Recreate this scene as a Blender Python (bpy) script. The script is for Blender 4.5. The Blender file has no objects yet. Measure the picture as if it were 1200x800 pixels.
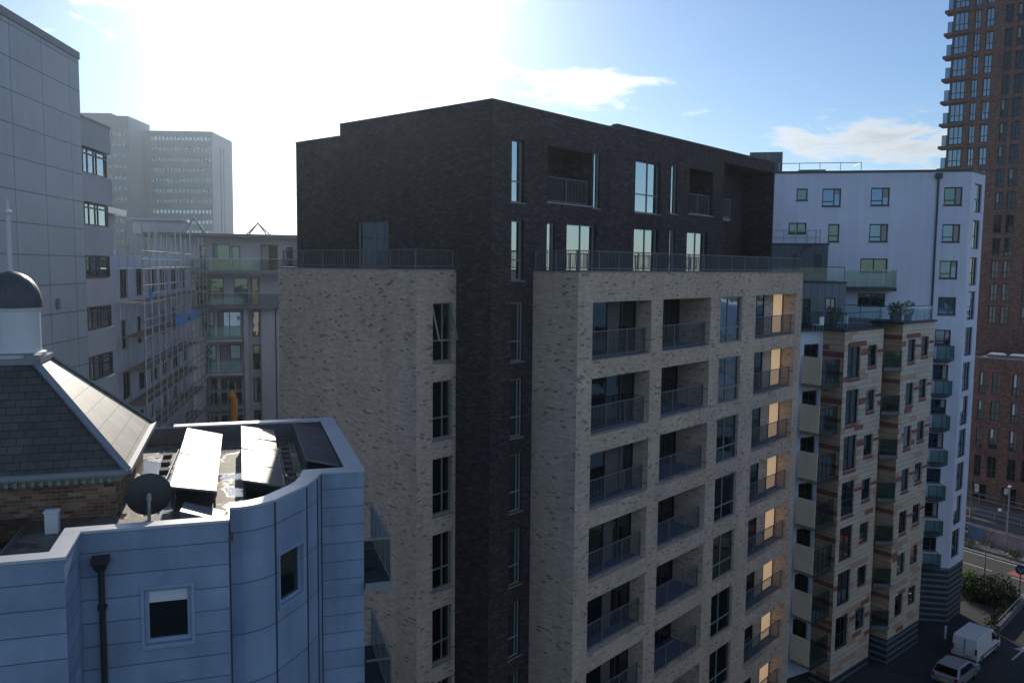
import bpy, bmesh, math, random
from mathutils import Vector, Matrix
random.seed(7)
R = math.radians
sc = bpy.context.scene

# ------------------------------------------------------------------ camera
CAM_H = 25.5
GZ = -2.0                                        # street level
FPX, PITCH, ROLL, AZ0 = 983.62, 0.0878487, 0.01008715, 0.711116     # solved from the vanishing points (photo pixels, 1200 wide)
def az(a):
    """unit XY vector of a compass bearing a (degrees, 0 = straight ahead of the camera, positive to the right)"""
    t = AZ0 - R(a)
    return Vector((math.cos(t), math.sin(t), 0))
_f0, _r0, _d0 = Vector((0, math.cos(PITCH), -math.sin(PITCH))), Vector((1, 0, 0)), Vector((0, -math.sin(PITCH), -math.cos(PITCH)))
_c, _s = math.cos(ROLL), math.sin(ROLL)
_r1, _d1 = _c * _r0 - _s * _d0, _s * _r0 + _c * _d0
_yaw = Matrix.Rotation(AZ0 - math.pi / 2, 3, 'Z')
CR, CD, CF = _yaw @ _r1, _yaw @ _d1, _yaw @ _f0
EYE = Vector((0, 0, CAM_H))
cam = bpy.data.cameras.new('camera'); co = bpy.data.objects.new('camera', cam); sc.collection.objects.link(co)
m = Matrix.Identity(4)
for i in range(3):
    m[i][0], m[i][1], m[i][2], m[i][3] = CR[i], -CD[i], -CF[i], EYE[i]
co.matrix_world = m
cam.sensor_width = 36; cam.lens = FPX / 1200 * 36; cam.clip_start = .1; cam.clip_end = 5000
sc.camera = co

# ------------------------------------------------------------------ sun, sky, exposure
SUN_AZ, SUN_EL = -12.3, 20.65
sun_dir = (az(SUN_AZ) * math.cos(R(SUN_EL)) + Vector((0, 0, math.sin(R(SUN_EL))))).normalized()
SUN_STRENGTH, SKY_STRENGTH, EXPOSURE = 3.4, .10, 0.34
HAZE_DENSITY, HAZE_G = .00025, .72
sl = bpy.data.lights.new('sun', 'SUN'); so = bpy.data.objects.new('sun', sl); sc.collection.objects.link(so)
sl.energy = SUN_STRENGTH; sl.angle = R(.53); sl.color = (1, .9, .76)
so.rotation_euler = sun_dir.to_track_quat('Z', 'Y').to_euler()
so.location = sun_dir * 400

def N(nt, kind, **kw):
    n = nt.nodes.new(kind)
    for k, v in kw.items():
        if k.startswith('i_'):
            key = k[2:]
            n.inputs[int(key) if key.isdigit() else key].default_value = v
        else:
            setattr(n, k, v)
    return n
def math_(nt, op, a, b=None, clamp=False):
    n = nt.nodes.new('ShaderNodeMath'); n.operation = op; n.use_clamp = clamp
    for i, v in enumerate((a, b)):
        if v is None: continue
        if isinstance(v, (int, float)): n.inputs[i].default_value = v
        else: nt.links.new(v, n.inputs[i])
    return n.outputs[0]
def mixc(nt, fac, a, b, blend='MIX'):
    n = nt.nodes.new('ShaderNodeMix'); n.data_type = 'RGBA'; n.blend_type = blend
    for i, v in ((0, fac), (6, a), (7, b)):
        if isinstance(v, (int, float)): n.inputs[i].default_value = v
        elif isinstance(v, tuple): n.inputs[i].default_value = v if len(v) == 4 else (*v, 1)
        else: nt.links.new(v, n.inputs[i])
    return n.outputs[2]

world = bpy.data.worlds.new('World'); sc.world = world; world.use_nodes = True
nt = world.node_tree; nt.nodes.clear()
out = N(nt, 'ShaderNodeOutputWorld'); bg = N(nt, 'ShaderNodeBackground')
sky = N(nt, 'ShaderNodeTexSky', sky_type='NISHITA', sun_disc=False, sun_elevation=R(SUN_EL),
        sun_rotation=math.atan2(sun_dir.x, sun_dir.y), altitude=50, air_density=1.0, dust_density=.25, ozone_density=3.0)
tc = N(nt, 'ShaderNodeTexCoord'); vd = tc.outputs['Generated']
def dotn(v):
    n = N(nt, 'ShaderNodeVectorMath', operation='DOT_PRODUCT'); nt.links.new(vd, n.inputs[0]); n.inputs[1].default_value = v
    return n.outputs['Value']
ds = math_(nt, 'MAXIMUM', dotn(sun_dir), 0.0)
glow_wide = math_(nt, 'POWER', ds, 14.0)
glow_mid = math_(nt, 'POWER', ds, 75.0)
# cloud layer: noise on a flat sheet seen in perspective
sep = N(nt, 'ShaderNodeSeparateXYZ'); nt.links.new(vd, sep.inputs[0])
den = math_(nt, 'ADD', math_(nt, 'MAXIMUM', sep.outputs[2], 0.0), .16)
cmb = N(nt, 'ShaderNodeCombineXYZ')
nt.links.new(math_(nt, 'DIVIDE', sep.outputs[0], den), cmb.inputs[0]); nt.links.new(math_(nt, 'DIVIDE', sep.outputs[1], den), cmb.inputs[1])
n1 = N(nt, 'ShaderNodeTexNoise', i_Scale=4.6, i_Detail=10.0, i_Roughness=.6, i_Distortion=.3); nt.links.new(cmb.outputs[0], n1.inputs['Vector'])
n2 = N(nt, 'ShaderNodeTexNoise', i_Scale=.55, i_Detail=3.0); nt.links.new(cmb.outputs[0], n2.inputs['Vector'])
cov = math_(nt, 'ADD', n1.outputs[0], math_(nt, 'MULTIPLY', n2.outputs[0], .25))
def bank(bearing, elev, wide, tall, amount):
    """a bank of cloud standing over one part of the sky"""
    c = (az(bearing) * math.cos(R(elev)) + Vector((0, 0, math.sin(R(elev)))))
    r_ = az(bearing + 90); u_ = r_.cross(c)
    a = math_(nt, 'DIVIDE', dotn(r_), math.sin(R(wide))); b = math_(nt, 'DIVIDE', math_(nt, 'SUBTRACT', dotn(u_), 0), math.sin(R(tall)))
    q = math_(nt, 'ADD', math_(nt, 'MULTIPLY', a, a), math_(nt, 'MULTIPLY', b, b))
    front = math_(nt, 'GREATER_THAN', dotn(c), 0.0)
    e = math_(nt, 'MULTIPLY', math_(nt, 'EXPONENT', math_(nt, 'MULTIPLY', q, -1.0)), front)
    return math_(nt, 'MULTIPLY', e, amount)
for args in ((-18, 18, 10, 7, .27), (-3.0, 13.4, 2.6, 1.3, .34), (-3, 18.6, 4.0, 1.8, .34), (5.2, 11.6, 5.0, 1.7, .40), (22, 8.2, 9, 1.7, .36), (27.3, 16.6, 2.4, 1.6, .36),
             (-29, 20, 10, 5, .24), (18, 5.0, 24, 2.2, .22), (160, 36, 45, 22, .33), (-120, 32, 30, 12, .2), (95, 30, 25, 14, .2)):  # last three banks are unseen, added to brighten the shaded sides
    cov = math_(nt, 'ADD', cov, bank(*args))
mr = N(nt, 'ShaderNodeMapRange', interpolation_type='SMOOTHSTEP', i_1=.82, i_2=1.0); nt.links.new(cov, mr.inputs[0])
cloud = mr.outputs[0]
lum = math_(nt, 'ADD', 6.6, math_(nt, 'ADD', math_(nt, 'MULTIPLY', glow_wide, 9.0), math_(nt, 'MULTIPLY', glow_mid, 30.0)))
shade = N(nt, 'ShaderNodeMapRange', i_1=.9, i_2=1.25, i_3=1.0, i_4=.7); nt.links.new(cov, shade.inputs[0])
ccol = mixc(nt, 1.0, (.90, .95, 1.0), math_(nt, 'MULTIPLY', lum, shade.outputs[0]), 'MULTIPLY')
# thin veil round the sun
veil = mixc(nt, 1.0, (1.0, .97, .92), math_(nt, 'ADD', math_(nt, 'MULTIPLY', glow_wide, .5), math_(nt, 'MULTIPLY', glow_mid, 11.0)), 'MULTIPLY')
base = mixc(nt, 1.0, mixc(nt, 1.0, sky.outputs[0], (.74, .81, .91), 'MULTIPLY'), veil, 'ADD')
final = mixc(nt, math_(nt, 'MULTIPLY', cloud, .9), base, ccol)
nt.links.new(final, bg.inputs[0]); bg.inputs[1].default_value = SKY_STRENGTH
nt.links.new(bg.outputs[0], out.inputs[0])
vs = sc.view_settings
vs.view_transform = 'Standard'; vs.look = 'None'; vs.gamma = 1; vs.exposure = EXPOSURE; vs.use_curve_mapping = False
cy = sc.cycles
cy.use_denoising = True; cy.max_bounces = 6; cy.diffuse_bounces = 3; cy.glossy_bounces = 3; cy.transmission_bounces = 3
cy.transparent_max_bounces = 10; cy.volume_bounces = 0; cy.caustics_reflective = False; cy.caustics_refractive = False
cy.sample_clamp_indirect = 6

# ------------------------------------------------------------------ helpers
def ray(px, py):
    return (CR * ((px - 600) / FPX) + CD * ((py - 400) / FPX) + CF)
def hit_z(px, py, z):
    d = ray(px, py); return EYE + d * ((z - CAM_H) / d.z)
def hit_plane(px, py, o, n):
    d = ray(px, py); return EYE + d * ((o - EYE).dot(n) / d.dot(n))
def at_dist(px, py, r):
    d = ray(px, py); return EYE + d * (r / math.hypot(d.x, d.y))
UP = Vector((0, 0, 1))
LOC = {}
def root(name, label, cat, loc, group=None, kind=None):
    o = bpy.data.objects.new(name, None); sc.collection.objects.link(o)
    o.location = loc; o.empty_display_size = .5; LOC[o] = Vector(loc)
    o['label'] = label; o['category'] = cat
    if group: o['group'] = group
    if kind: o['kind'] = kind
    return o
def tag(o, label, cat, group=None):
    o['label'] = label; o['category'] = cat
    if group: o['group'] = group
    return o
class MB:
    """collects faces in world coordinates; build() links them as one mesh object under a parent"""
    def __init__(s): s.v = []; s.f = []; s.m = []; s.uv = {}; s.sm = set()
    def face(s, pts, mi=0, uv=None, smooth=False):
        i = len(s.v); s.v += [Vector(p) for p in pts]; s.f.append(tuple(range(i, i + len(pts)))); s.m.append(mi)
        if uv: s.uv[len(s.f) - 1] = uv
        if smooth: s.sm.add(len(s.f) - 1)
    def hexa(s, c, mi=0):
        """8 corners: bottom ring 0-3 ccw, top ring 4-7"""
        for q in ((3, 2, 1, 0), (4, 5, 6, 7), (0, 1, 5, 4), (1, 2, 6, 5), (2, 3, 7, 6), (3, 0, 4, 7)):
            s.face([c[k] for k in q], mi)
    def box(s, F, s0, s1, t0, t1, z0, z1, mi=0):
        c = [F.pt(a, b, z) for z in (z0, z1) for a, b in ((s0, t0), (s1, t0), (s1, t1), (s0, t1))]
        if F.flip: c = [c[k] for k in (3, 2, 1, 0, 7, 6, 5, 4)]
        s.hexa(c, mi)
    def bar(s, a, b, w, h=None, mi=0):
        a, b = Vector(a), Vector(b); d = (b - a).normalized(); h = h or w
        x = d.cross(UP) if abs(d.z) < .95 else d.cross(Vector((1, 0, 0))); x.normalize(); y = x.cross(d)
        c = [p + x * (w / 2 * i) + y * (h / 2 * j) for p in (a, b) for i, j in ((-1, -1), (1, -1), (1, 1), (-1, 1))]
        s.hexa(c, mi)
    def tube(s, a, b, r0, r1=None, n=8, mi=0, caps=True):
        a, b = Vector(a), Vector(b); r1 = r0 if r1 is None else r1; d = (b - a).normalized()
        x = d.cross(UP) if abs(d.z) < .95 else d.cross(Vector((1, 0, 0))); x.normalize(); y = d.cross(x)
        ra = [a + (x * math.cos(6.28318 * k / n) + y * math.sin(6.28318 * k / n)) * r0 for k in range(n)]
        rb = [b + (x * math.cos(6.28318 * k / n) + y * math.sin(6.28318 * k / n)) * r1 for k in range(n)]
        for k in range(n): s.face([ra[k], ra[(k + 1) % n], rb[(k + 1) % n], rb[k]], mi, smooth=True)
        if caps: s.face(ra[::-1], mi); s.face(rb, mi)
    def lathe(s, c, prof, n=20, mi=0):
        c = Vector(c); rings = [[c + Vector((r * math.cos(6.28318 * k / n), r * math.sin(6.28318 * k / n), z)) for k in range(n)] for r, z in prof]
        for a, b in zip(rings, rings[1:]):
            for k in range(n): s.face([a[k], a[(k + 1) % n], b[(k + 1) % n], b[k]], mi, smooth=True)
    def prism(s, poly, z0, z1, mi=0, top=True, bottom=False, side=True):
        n = len(poly); lo = [Vector((p[0], p[1], z0)) for p in poly]; hi = [Vector((p[0], p[1], z1)) for p in poly]
        if side:
            for k in range(n): s.face([lo[k], lo[(k + 1) % n], hi[(k + 1) % n], hi[k]], mi)
        if top: s.face(hi, mi)
        if bottom: s.face(lo[::-1], mi)
    def strip(s, pts, z0, z1, mi=0):
        """wall along a polyline with running-metre uv"""
        u = 0; z0 = GZ if z0 == 0 else z0
        for a, b in zip(pts, pts[1:]):
            l = math.hypot(b[0] - a[0], b[1] - a[1])
            s.face([(a[0], a[1], z0), (b[0], b[1], z0), (b[0], b[1], z1), (a[0], a[1], z1)], mi, [(u, z0), (u + l, z0), (u + l, z1), (u, z1)])
            u += l
    def build(s, name, mats, parent=None, label=None, bevel=0):
        off = LOC.get(parent, Vector((0, 0, 0)))
        me = bpy.data.meshes.new(name); me.from_pydata([p - off for p in s.v], [], s.f)
        for mm in (mats if isinstance(mats, (list, tuple)) else [mats]): me.materials.append(mm)
        uvl = me.uv_layers.new(name='UVMap')
        for p in me.polygons:
            p.material_index = s.m[p.index]
            if p.index in s.sm: p.use_smooth = True
            ex = s.uv.get(p.index)
            if ex:
                for k, li in enumerate(p.loop_indices): uvl.data[li].uv = ex[k]
            else:
                n = p.normal
                t = UP.cross(n) if abs(n.z) < .92 else Vector((1, 0, 0)); t.normalize(); b = n.cross(t) if abs(n.z) < .92 else Vector((0, 1, 0))
                for li in p.loop_indices:
                    w = me.vertices[me.loops[li].vertex_index].co + off
                    uvl.data[li].uv = (w.dot(t), w.dot(b))
        o = bpy.data.objects.new(name, me); sc.collection.objects.link(o)
        if parent: o.parent = parent
        LOC[o] = off
        if label: o['label'] = label
        if bevel:
            bm = bmesh.new(); bm.from_mesh(me); bmesh.ops.remove_doubles(bm, verts=bm.verts, dist=.0005); bm.to_mesh(me); bm.free()
            md = o.modifiers.new('bevel', 'BEVEL'); md.width = bevel; md.segments = 2; md.limit_method = 'ANGLE'
        return o
class Frame:
    """wall frame: s along the wall, t outwards, z up"""
    def __init__(s, o, d, n):
        s.o = Vector((o[0], o[1], 0)); s.d = Vector(d).normalized(); s.n = Vector(n).normalized()
        s.flip = s.d.cross(s.n).z < 0
    def pt(s, a, t, z): return s.o + s.d * a + s.n * t + Vector((0, 0, z))
    def hit(s, px, py, t=0):
        p = hit_plane(px, py, s.o + s.n * t, s.n); return (p - s.o).dot(s.d), p.z
    def rect(s, cx, cy, w, h, t=0):
        a, z = s.hit(cx, cy, t); b, _ = s.hit(cx + w / 2, cy, t); c, _ = s.hit(cx - w / 2, cy, t)
        _, u = s.hit(cx, cy - h / 2, t); _, l = s.hit(cx, cy + h / 2, t)
        return c, b, l, u
def wall(mb, F, s0, s1, z0, z1, holes=(), mi=0, ri=None, dflt=.12):
    """a wall face with real openings; holes: (s0,s1,z0,z1[,depth]); reveals are built to that depth"""
    ri = mi if ri is None else ri
    if z0 == 0: z0 = GZ
    S = sorted({s0, s1, *[min(max(h[k], s0), s1) for h in holes for k in (0, 1)]}); Z = sorted({z0, z1, *[min(max(h[k], z0), z1) for h in holes for k in (2, 3)]})
    def q(a, b, c, d): mb.face([a, b, c, d] if not F.flip else [a, d, c, b][::1], mi)
    for a, b in zip(S, S[1:]):
        if b - a < 1e-4: continue
        run = None
        for c, d in zip(Z, Z[1:]):
            ms, mz = (a + b) / 2, (c + d) / 2
            if any(h[0] < ms < h[1] and h[2] < mz < h[3] for h in holes): continue
            p = [F.pt(a, 0, c), F.pt(b, 0, c), F.pt(b, 0, d), F.pt(a, 0, d)]
            mb.face(p if F.flip else p[::-1], mi)
    for h in holes:
        a, b, c, d = h[:4]; k = -(h[4] if len(h) > 4 else dflt)
        for p in ([(a, 0, c), (b, 0, c), (b, k, c), (a, k, c)], [(a, 0, d), (a, k, d), (b, k, d), (b, 0, d)],
                  [(a, 0, c), (a, k, c), (a, k, d), (a, 0, d)], [(b, 0, c), (b, 0, d), (b, k, d), (b, k, c)]):
            pp = [F.pt(*x) for x in p]; mb.face(pp if F.flip else pp[::-1], ri)
def window(parent, F, h, rec=.1, cols=(), rows=(), fm=None, gm=None, fw=.06, sill=None, sillm=None, name='window', label=None, dep=.06, blind=None):
    a, b, c, d = h[:4]; mb = MB()
    t0, t1 = -rec - dep, -rec
    mb.box(F, a, a + fw, t0, t1, c, d); mb.box(F, b - fw, b, t0, t1, c, d)
    mb.box(F, a + fw, b - fw, t0, t1, c, c + fw); mb.box(F, a + fw, b - fw, t0, t1, d - fw, d)
    for k in cols:
        x = a + (b - a) * k; mb.box(F, x - fw * .45, x + fw * .45, t0, t1 - .004, c + fw, d - fw)
    for k in rows:
        if isinstance(k, tuple): k, x0, x1 = k
        else: x0, x1 = 0, 1
        z = c + (d - c) * k; mb.box(F, a + fw + (b - a - 2 * fw) * x0, a + fw + (b - a - 2 * fw) * x1, t0, t1 - .007, z - fw * .45, z + fw * .45)
    if sill: mb.box(F, a - .05, b + .05, -rec, sill, c - .05, c - .003)
    w = mb.build(name, fm, parent, label)
    g = MB(); p = [F.pt(a + fw * .5, t0 + .02, c + fw * .5), F.pt(b - fw * .5, t0 + .02, c + fw * .5), F.pt(b - fw * .5, t0 + .02, d - fw * .5), F.pt(a + fw * .5, t0 + .02, d - fw * .5)]
    g.face(p if F.flip else p[::-1]); g.build('pane', gm, w)
    if blind:
        g = MB(); zz = d - fw - (d - c - 2 * fw) * blind[0]
        x0, x1 = (blind[2], blind[3]) if len(blind) > 2 else (0, 1)
        p0, p1 = a + fw + (b - a - 2 * fw) * x0, a + fw + (b - a - 2 * fw) * x1
        g.box(F, p0, p1, t0 + .025, t0 + .035, zz, d - fw); g.build('blind', blind[1], w)
    return w
def railing(mb, F, a, b, t, z0, h, gap=.1, post=1.35, bar=.013, toprail=.045):
    mb.box(F, a, b, t - toprail / 2, t + toprail / 2, z0 + h - .035, z0 + h)
    mb.box(F, a, b, t - .015, t + .015, z0 + .06, z0 + .1)
    n = max(1, round((b - a) / post))
    for k in range(n + 1):
        x = a + (b - a) * k / n; x = min(max(x, a + .02), b - .02)
        mb.box(F, x - .02, x + .02, t - .022, t + .022, z0, z0 + h - .036)
    n = int((b - a) / gap)
    for k in range(1, n):
        x = a + (b - a) * k / n; mb.box(F, x - bar / 2, x + bar / 2, t - .008, t + .008, z0 + .1, z0 + h - .036)

# ------------------------------------------------------------------ materials
def mat(name, col, rough=.7, metal=0, spec=.5, noise=0, nscale=3.0, bump=0, bscale=40.0, **kw):
    m = bpy.data.materials.new(name); m.use_nodes = True; nt = m.node_tree; p = nt.nodes['Principled BSDF']
    p.inputs['Base Color'].default_value = (*col, 1); p.inputs['Roughness'].default_value = rough; p.inputs['Metallic'].default_value = metal
    p.inputs['Specular IOR Level'].default_value = spec
    if noise:
        tc = N(nt, 'ShaderNodeTexCoord'); nz = N(nt, 'ShaderNodeTexNoise', i_Scale=nscale, i_Detail=6.0, i_Roughness=.62); nt.links.new(tc.outputs['Object'], nz.inputs['Vector'])
        mrr = N(nt, 'ShaderNodeMapRange', i_1=.3, i_2=.7, i_3=1 - noise, i_4=1 + noise); nt.links.new(nz.outputs[0], mrr.inputs[0])
        nt.links.new(mixc(nt, 1.0, col, mrr.outputs[0], 'MULTIPLY'), p.inputs['Base Color'])
    if bump:
        tc = N(nt, 'ShaderNodeTexCoord'); nb = N(nt, 'ShaderNodeTexNoise', i_Scale=bscale, i_Detail=4.0); nt.links.new(tc.outputs['Object'], nb.inputs['Vector'])
        b = N(nt, 'ShaderNodeBump', i_Strength=bump, i_Distance=.02); nt.links.new(nb.outputs[0], b.inputs['Height']); nt.links.new(b.outputs[0], p.inputs['Normal'])
    return m
def uv_cells(nt, pu, pv, offset=.5):
    """returns (cell random value, second random, frac u, frac v) of a running-bond grid on the metric uv"""
    uv = N(nt, 'ShaderNodeUVMap'); uv.uv_map = 'UVMap'; sp = N(nt, 'ShaderNodeSeparateXYZ'); nt.links.new(uv.outputs[0], sp.inputs[0])
    v = math_(nt, 'DIVIDE', sp.outputs[1], pv); row = math_(nt, 'FLOOR', v); fv = math_(nt, 'FRACT', v)
    u = math_(nt, 'DIVIDE', sp.outputs[0], pu)
    if offset:
        u = math_(nt, 'ADD', u, math_(nt, 'MULTIPLY', row, offset))
    col = math_(nt, 'FLOOR', u); fu = math_(nt, 'FRACT', u)
    cb = N(nt, 'ShaderNodeCombineXYZ'); nt.links.new(col, cb.inputs[0]); nt.links.new(row, cb.inputs[1])
    wn = N(nt, 'ShaderNodeTexWhiteNoise', noise_dimensions='2D'); nt.links.new(cb.outputs[0], wn.inputs['Vector'])
    sc2 = N(nt, 'ShaderNodeSeparateColor'); nt.links.new(wn.outputs['Color'], sc2.inputs[0])
    return wn.outputs['Value'], sc2.outputs[1], fu, fv, uv
def edge(nt, f, w):
    """1 within w of either end of the fraction"""
    return math_(nt, 'MAXIMUM', math_(nt, 'LESS_THAN', f, w), math_(nt, 'GREATER_THAN', f, 1 - w))
def ramp(nt, val, stops, const=True):
    r = N(nt, 'ShaderNodeValToRGB'); e = r.color_ramp; e.interpolation = 'CONSTANT' if const else 'LINEAR'
    while len(e.elements) < len(stops): e.elements.new(.5)
    for el, (p, c) in zip(e.elements, stops): el.position = p; el.color = (*c, 1)
    nt.links.new(val, r.inputs[0]); return r.outputs[0]
def weather(nt, col, uvn, amt=.16, scale=.35):
    """slow uneven weathering: big blotches and vertical streaks"""
    nz = N(nt, 'ShaderNodeTexNoise', i_Scale=scale, i_Detail=6.0, i_Roughness=.6); nt.links.new(uvn.outputs[0], nz.inputs['Vector'])
    mp = N(nt, 'ShaderNodeMapping'); mp.inputs['Scale'].default_value = (2.2, .12, 1); nt.links.new(uvn.outputs[0], mp.inputs['Vector'])
    ns = N(nt, 'ShaderNodeTexNoise', i_Scale=1.0, i_Detail=4.0); nt.links.new(mp.outputs[0], ns.inputs['Vector'])
    f = math_(nt, 'ADD', math_(nt, 'MULTIPLY', nz.outputs[0], 1.2), math_(nt, 'MULTIPLY', ns.outputs[0], .8))
    r = N(nt, 'ShaderNodeMapRange', i_1=.7, i_2=1.3, i_3=1 - amt, i_4=1 + amt); nt.links.new(f, r.inputs[0])
    return mixc(nt, 1.0, col, r.outputs[0], 'MULTIPLY')
def brick_mat(name, stops, mortar, pu=.225, pv=.075, vary=.25, rough=.85, wamt=.15, wscale=.35, clump=None):
    m = bpy.data.materials.new(name); m.use_nodes = True; nt = m.node_tree; p = nt.nodes['Principled BSDF']
    r1, r2, fu, fv, uv = uv_cells(nt, pu, pv)
    v1 = r1
    if clump:                                   # darker bricks gather in loose drifts
        nz = N(nt, 'ShaderNodeTexNoise', i_Scale=clump, i_Detail=2.0); nt.links.new(uv.outputs[0], nz.inputs['Vector'])
        v1 = math_(nt, 'ADD', r1, math_(nt, 'MULTIPLY', math_(nt, 'SUBTRACT', nz.outputs[0], .5), .12))
    c = ramp(nt, v1, stops)
    vr = N(nt, 'ShaderNodeMapRange', i_3=1 - vary, i_4=1 + vary); nt.links.new(r2, vr.inputs[0])
    c = mixc(nt, 1.0, c, vr.outputs[0], 'MULTIPLY')
    jt = math_(nt, 'MAXIMUM', edge(nt, fu, .022), edge(nt, fv, .065))
    c = mixc(nt, jt, c, mortar)
    c = weather(nt, c, uv, wamt, wscale)
    nt.links.new(c, p.inputs['Base Color']); p.inputs['Roughness'].default_value = rough; p.inputs['Specular IOR Level'].default_value = .25
    b = N(nt, 'ShaderNodeBump', i_Strength=.35, i_Distance=.01); nt.links.new(math_(nt, 'SUBTRACT', 1.0, jt), b.inputs['Height']); nt.links.new(b.outputs[0], p.inputs['Normal'])
    return m
def panel_mat(name, col, joint, pu, pv, ju=.012, jv=.012, vary=.05, rough=.45, offset=0, wamt=.08, metal=0, spec=.5, wscale=.5):
    m = bpy.data.materials.new(name); m.use_nodes = True; nt = m.node_tree; p = nt.nodes['Principled BSDF']
    r1, r2, fu, fv, uv = uv_cells(nt, pu or 50.0, pv, offset)
    vr = N(nt, 'ShaderNodeMapRange', i_3=1 - vary, i_4=1 + vary); nt.links.new(r2, vr.inputs[0])
    c = mixc(nt, 1.0, col, vr.outputs[0], 'MULTIPLY')
    c = weather(nt, c, uv, wamt, wscale)
    jt = edge(nt, fv, jv / pv)
    if pu: jt = math_(nt, 'MAXIMUM', jt, edge(nt, fu, ju / pu))
    c = mixc(nt, jt, c, joint)
    nt.links.new(c, p.inputs['Base Color']); p.inputs['Roughness'].default_value = rough; p.inputs['Metallic'].default_value = metal; p.inputs['Specular IOR Level'].default_value = spec
    b = N(nt, 'ShaderNodeBump', i_Strength=.5, i_Distance=.015); nt.links.new(math_(nt, 'SUBTRACT', 1.0, jt), b.inputs['Height']); nt.links.new(b.outputs[0], p.inputs['Normal'])
    return m
def glass_mat(name, col, rough=.03, wob=.02):
    m = bpy.data.materials.new(name); m.use_nodes = True; nt = m.node_tree; p = nt.nodes['Principled BSDF']
    p.inputs['Base Color'].default_value = (*col, 1); p.inputs['Metallic'].default_value = 1; p.inputs['Roughness'].default_value = rough
    tc = N(nt, 'ShaderNodeTexCoord'); nb = N(nt, 'ShaderNodeTexNoise', i_Scale=1.1, i_Detail=1.0); nt.links.new(tc.outputs['Object'], nb.inputs['Vector'])
    b = N(nt, 'ShaderNodeBump', i_Strength=wob, i_Distance=.3); nt.links.new(nb.outputs[0], b.inputs['Height']); nt.links.new(b.outputs[0], p.inputs['Normal'])
    return m
def clear_glass(name, tint=(.75, .9, .88), amount=.3):
    """balustrade glass: mostly see-through, a share of reflection"""
    m = bpy.data.materials.new(name); m.use_nodes = True; nt = m.node_tree; nt.nodes.clear()
    o = N(nt, 'ShaderNodeOutputMaterial'); mx = N(nt, 'ShaderNodeMixShader'); tr = N(nt, 'ShaderNodeBsdfTransparent'); gl = N(nt, 'ShaderNodeBsdfGlossy')
    tr.inputs[0].default_value = (*tint, 1); gl.inputs['Roughness'].default_value = .03; gl.inputs[0].default_value = (.6, .72, .75, 1)
    fr = N(nt, 'ShaderNodeFresnel'); bf = N(nt, 'ShaderNodeNewGeometry'); nt.links.new(math_(nt, 'SUBTRACT', 1.5, math_(nt, 'MULTIPLY', bf.outputs['Backfacing'], 1.5 - 1 / 1.5)), fr.inputs['IOR']); nt.links.new(math_(nt, 'ADD', fr.outputs[0], amount, True), mx.inputs[0])
    nt.links.new(tr.outputs[0], mx.inputs[1]); nt.links.new(gl.outputs[0], mx.inputs[2]); nt.links.new(mx.outputs[0], o.inputs[0])
    return m
def emit(name, col, strength):
    m = bpy.data.materials.new(name); m.use_nodes = True; p = m.node_tree.nodes['Principled BSDF']
    p.inputs['Base Color'].default_value = (*col, 1); p.inputs['Emission Color'].default_value = (*col, 1); p.inputs['Emission Strength'].default_value = strength
    return m
M = {}
M['buff'] = brick_mat('buff_brick', [(0, (.25, .19, .155)), (.035, (.40, .31, .245)), (.08, (.52, .41, .325)), (.5, (.57, .45, .355)), (.8, (.60, .48, .385))], (.50, .43, .36), vary=.10, clump=.9)
M['dark'] = brick_mat('dark_brick', [(0, (.035, .03, .034)), (.3, (.048, .04, .042)), (.6, (.06, .05, .052)), (.85, (.078, .064, .066))], (.05, .046, .048), wamt=.2)
M['red'] = brick_mat('red_brick', [(0, (.14, .075, .06)), (.3, (.20, .108, .085)), (.7, (.25, .138, .11))], (.2, .14, .12), wamt=.15)
M['oldbrick'] = brick_mat('old_brick', [(0, (.16, .09, .06)), (.4, (.24, .14, .1)), (.8, (.3, .19, .13))], (.3, .25, .2))
M['blue'] = panel_mat('blue_cladding', (.26, .35, .49), (.085, .10, .13), None, .44, jv=.009, vary=.07, rough=.5, wamt=.22, wscale=.8)
M['bluebay'] = panel_mat('blue_bay_cladding', (.26, .35, .49), (.075, .095, .125), None, 1.06, jv=.01, vary=.07, rough=.5, wamt=.22, wscale=.8)
M['bluetrim'] = mat('blue_trim', (.30, .40, .55), .5, noise=.08)
M['joint'] = mat('dark_joint', (.05, .065, .085), .8)
M['coping'] = panel_mat('coping_metal', (.52, .55, .60), (.2, .21, .23), None, 1.2, jv=.008, rough=.38, wamt=.1)
M['greypanel'] = panel_mat('grey_panel', (.40, .43, .47), (.16, .175, .2), 2.9, 1.36, ju=.03, jv=.03, vary=.04, rough=.5, wamt=.1)
M['render'] = panel_mat('white_render', (.64, .69, .82), (.58, .62, .74), 9.0, 6.0, ju=.006, jv=.006, vary=.015, rough=.85, wamt=.10, wscale=.25)
M['paleR'] = mat('pale_render', (.56, .54, .55), .85, noise=.1, nscale=.4)
M['trim'] = mat('dark_trim', (.035, .04, .048), .5)
M['greytrim'] = mat('grey_trim', (.16, .17, .19), .5)
M['alu'] = mat('brushed_aluminium', (.5, .52, .55), .38, metal=1)
M['galv'] = mat('galvanised_steel', (.42, .43, .44), .45, metal=.8, noise=.15)
M['rail'] = mat('railing_metal', (.15, .16, .175), .5)
M['sill'] = mat('sill_metal', (.34, .36, .38), .45, metal=.4)
M['frame_teal'] = mat('window_frame_grey', (.22, .24, .25), .45)
M['g_sky'] = glass_mat('glass_coated', (.78, .86, .90), .015, .012)
M['g_dark'] = glass_mat('glass_dark', (.105, .15, .155), .03, .02)
M['g_mid'] = glass_mat('glass_mid', (.28, .345, .39), .03, .03)
M['g_tower'] = glass_mat('glass_tower', (.10, .15, .17), .05, .02)
M['g_deep'] = glass_mat('glass_deep', (.055, .065, .07), .04, .03)
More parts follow.
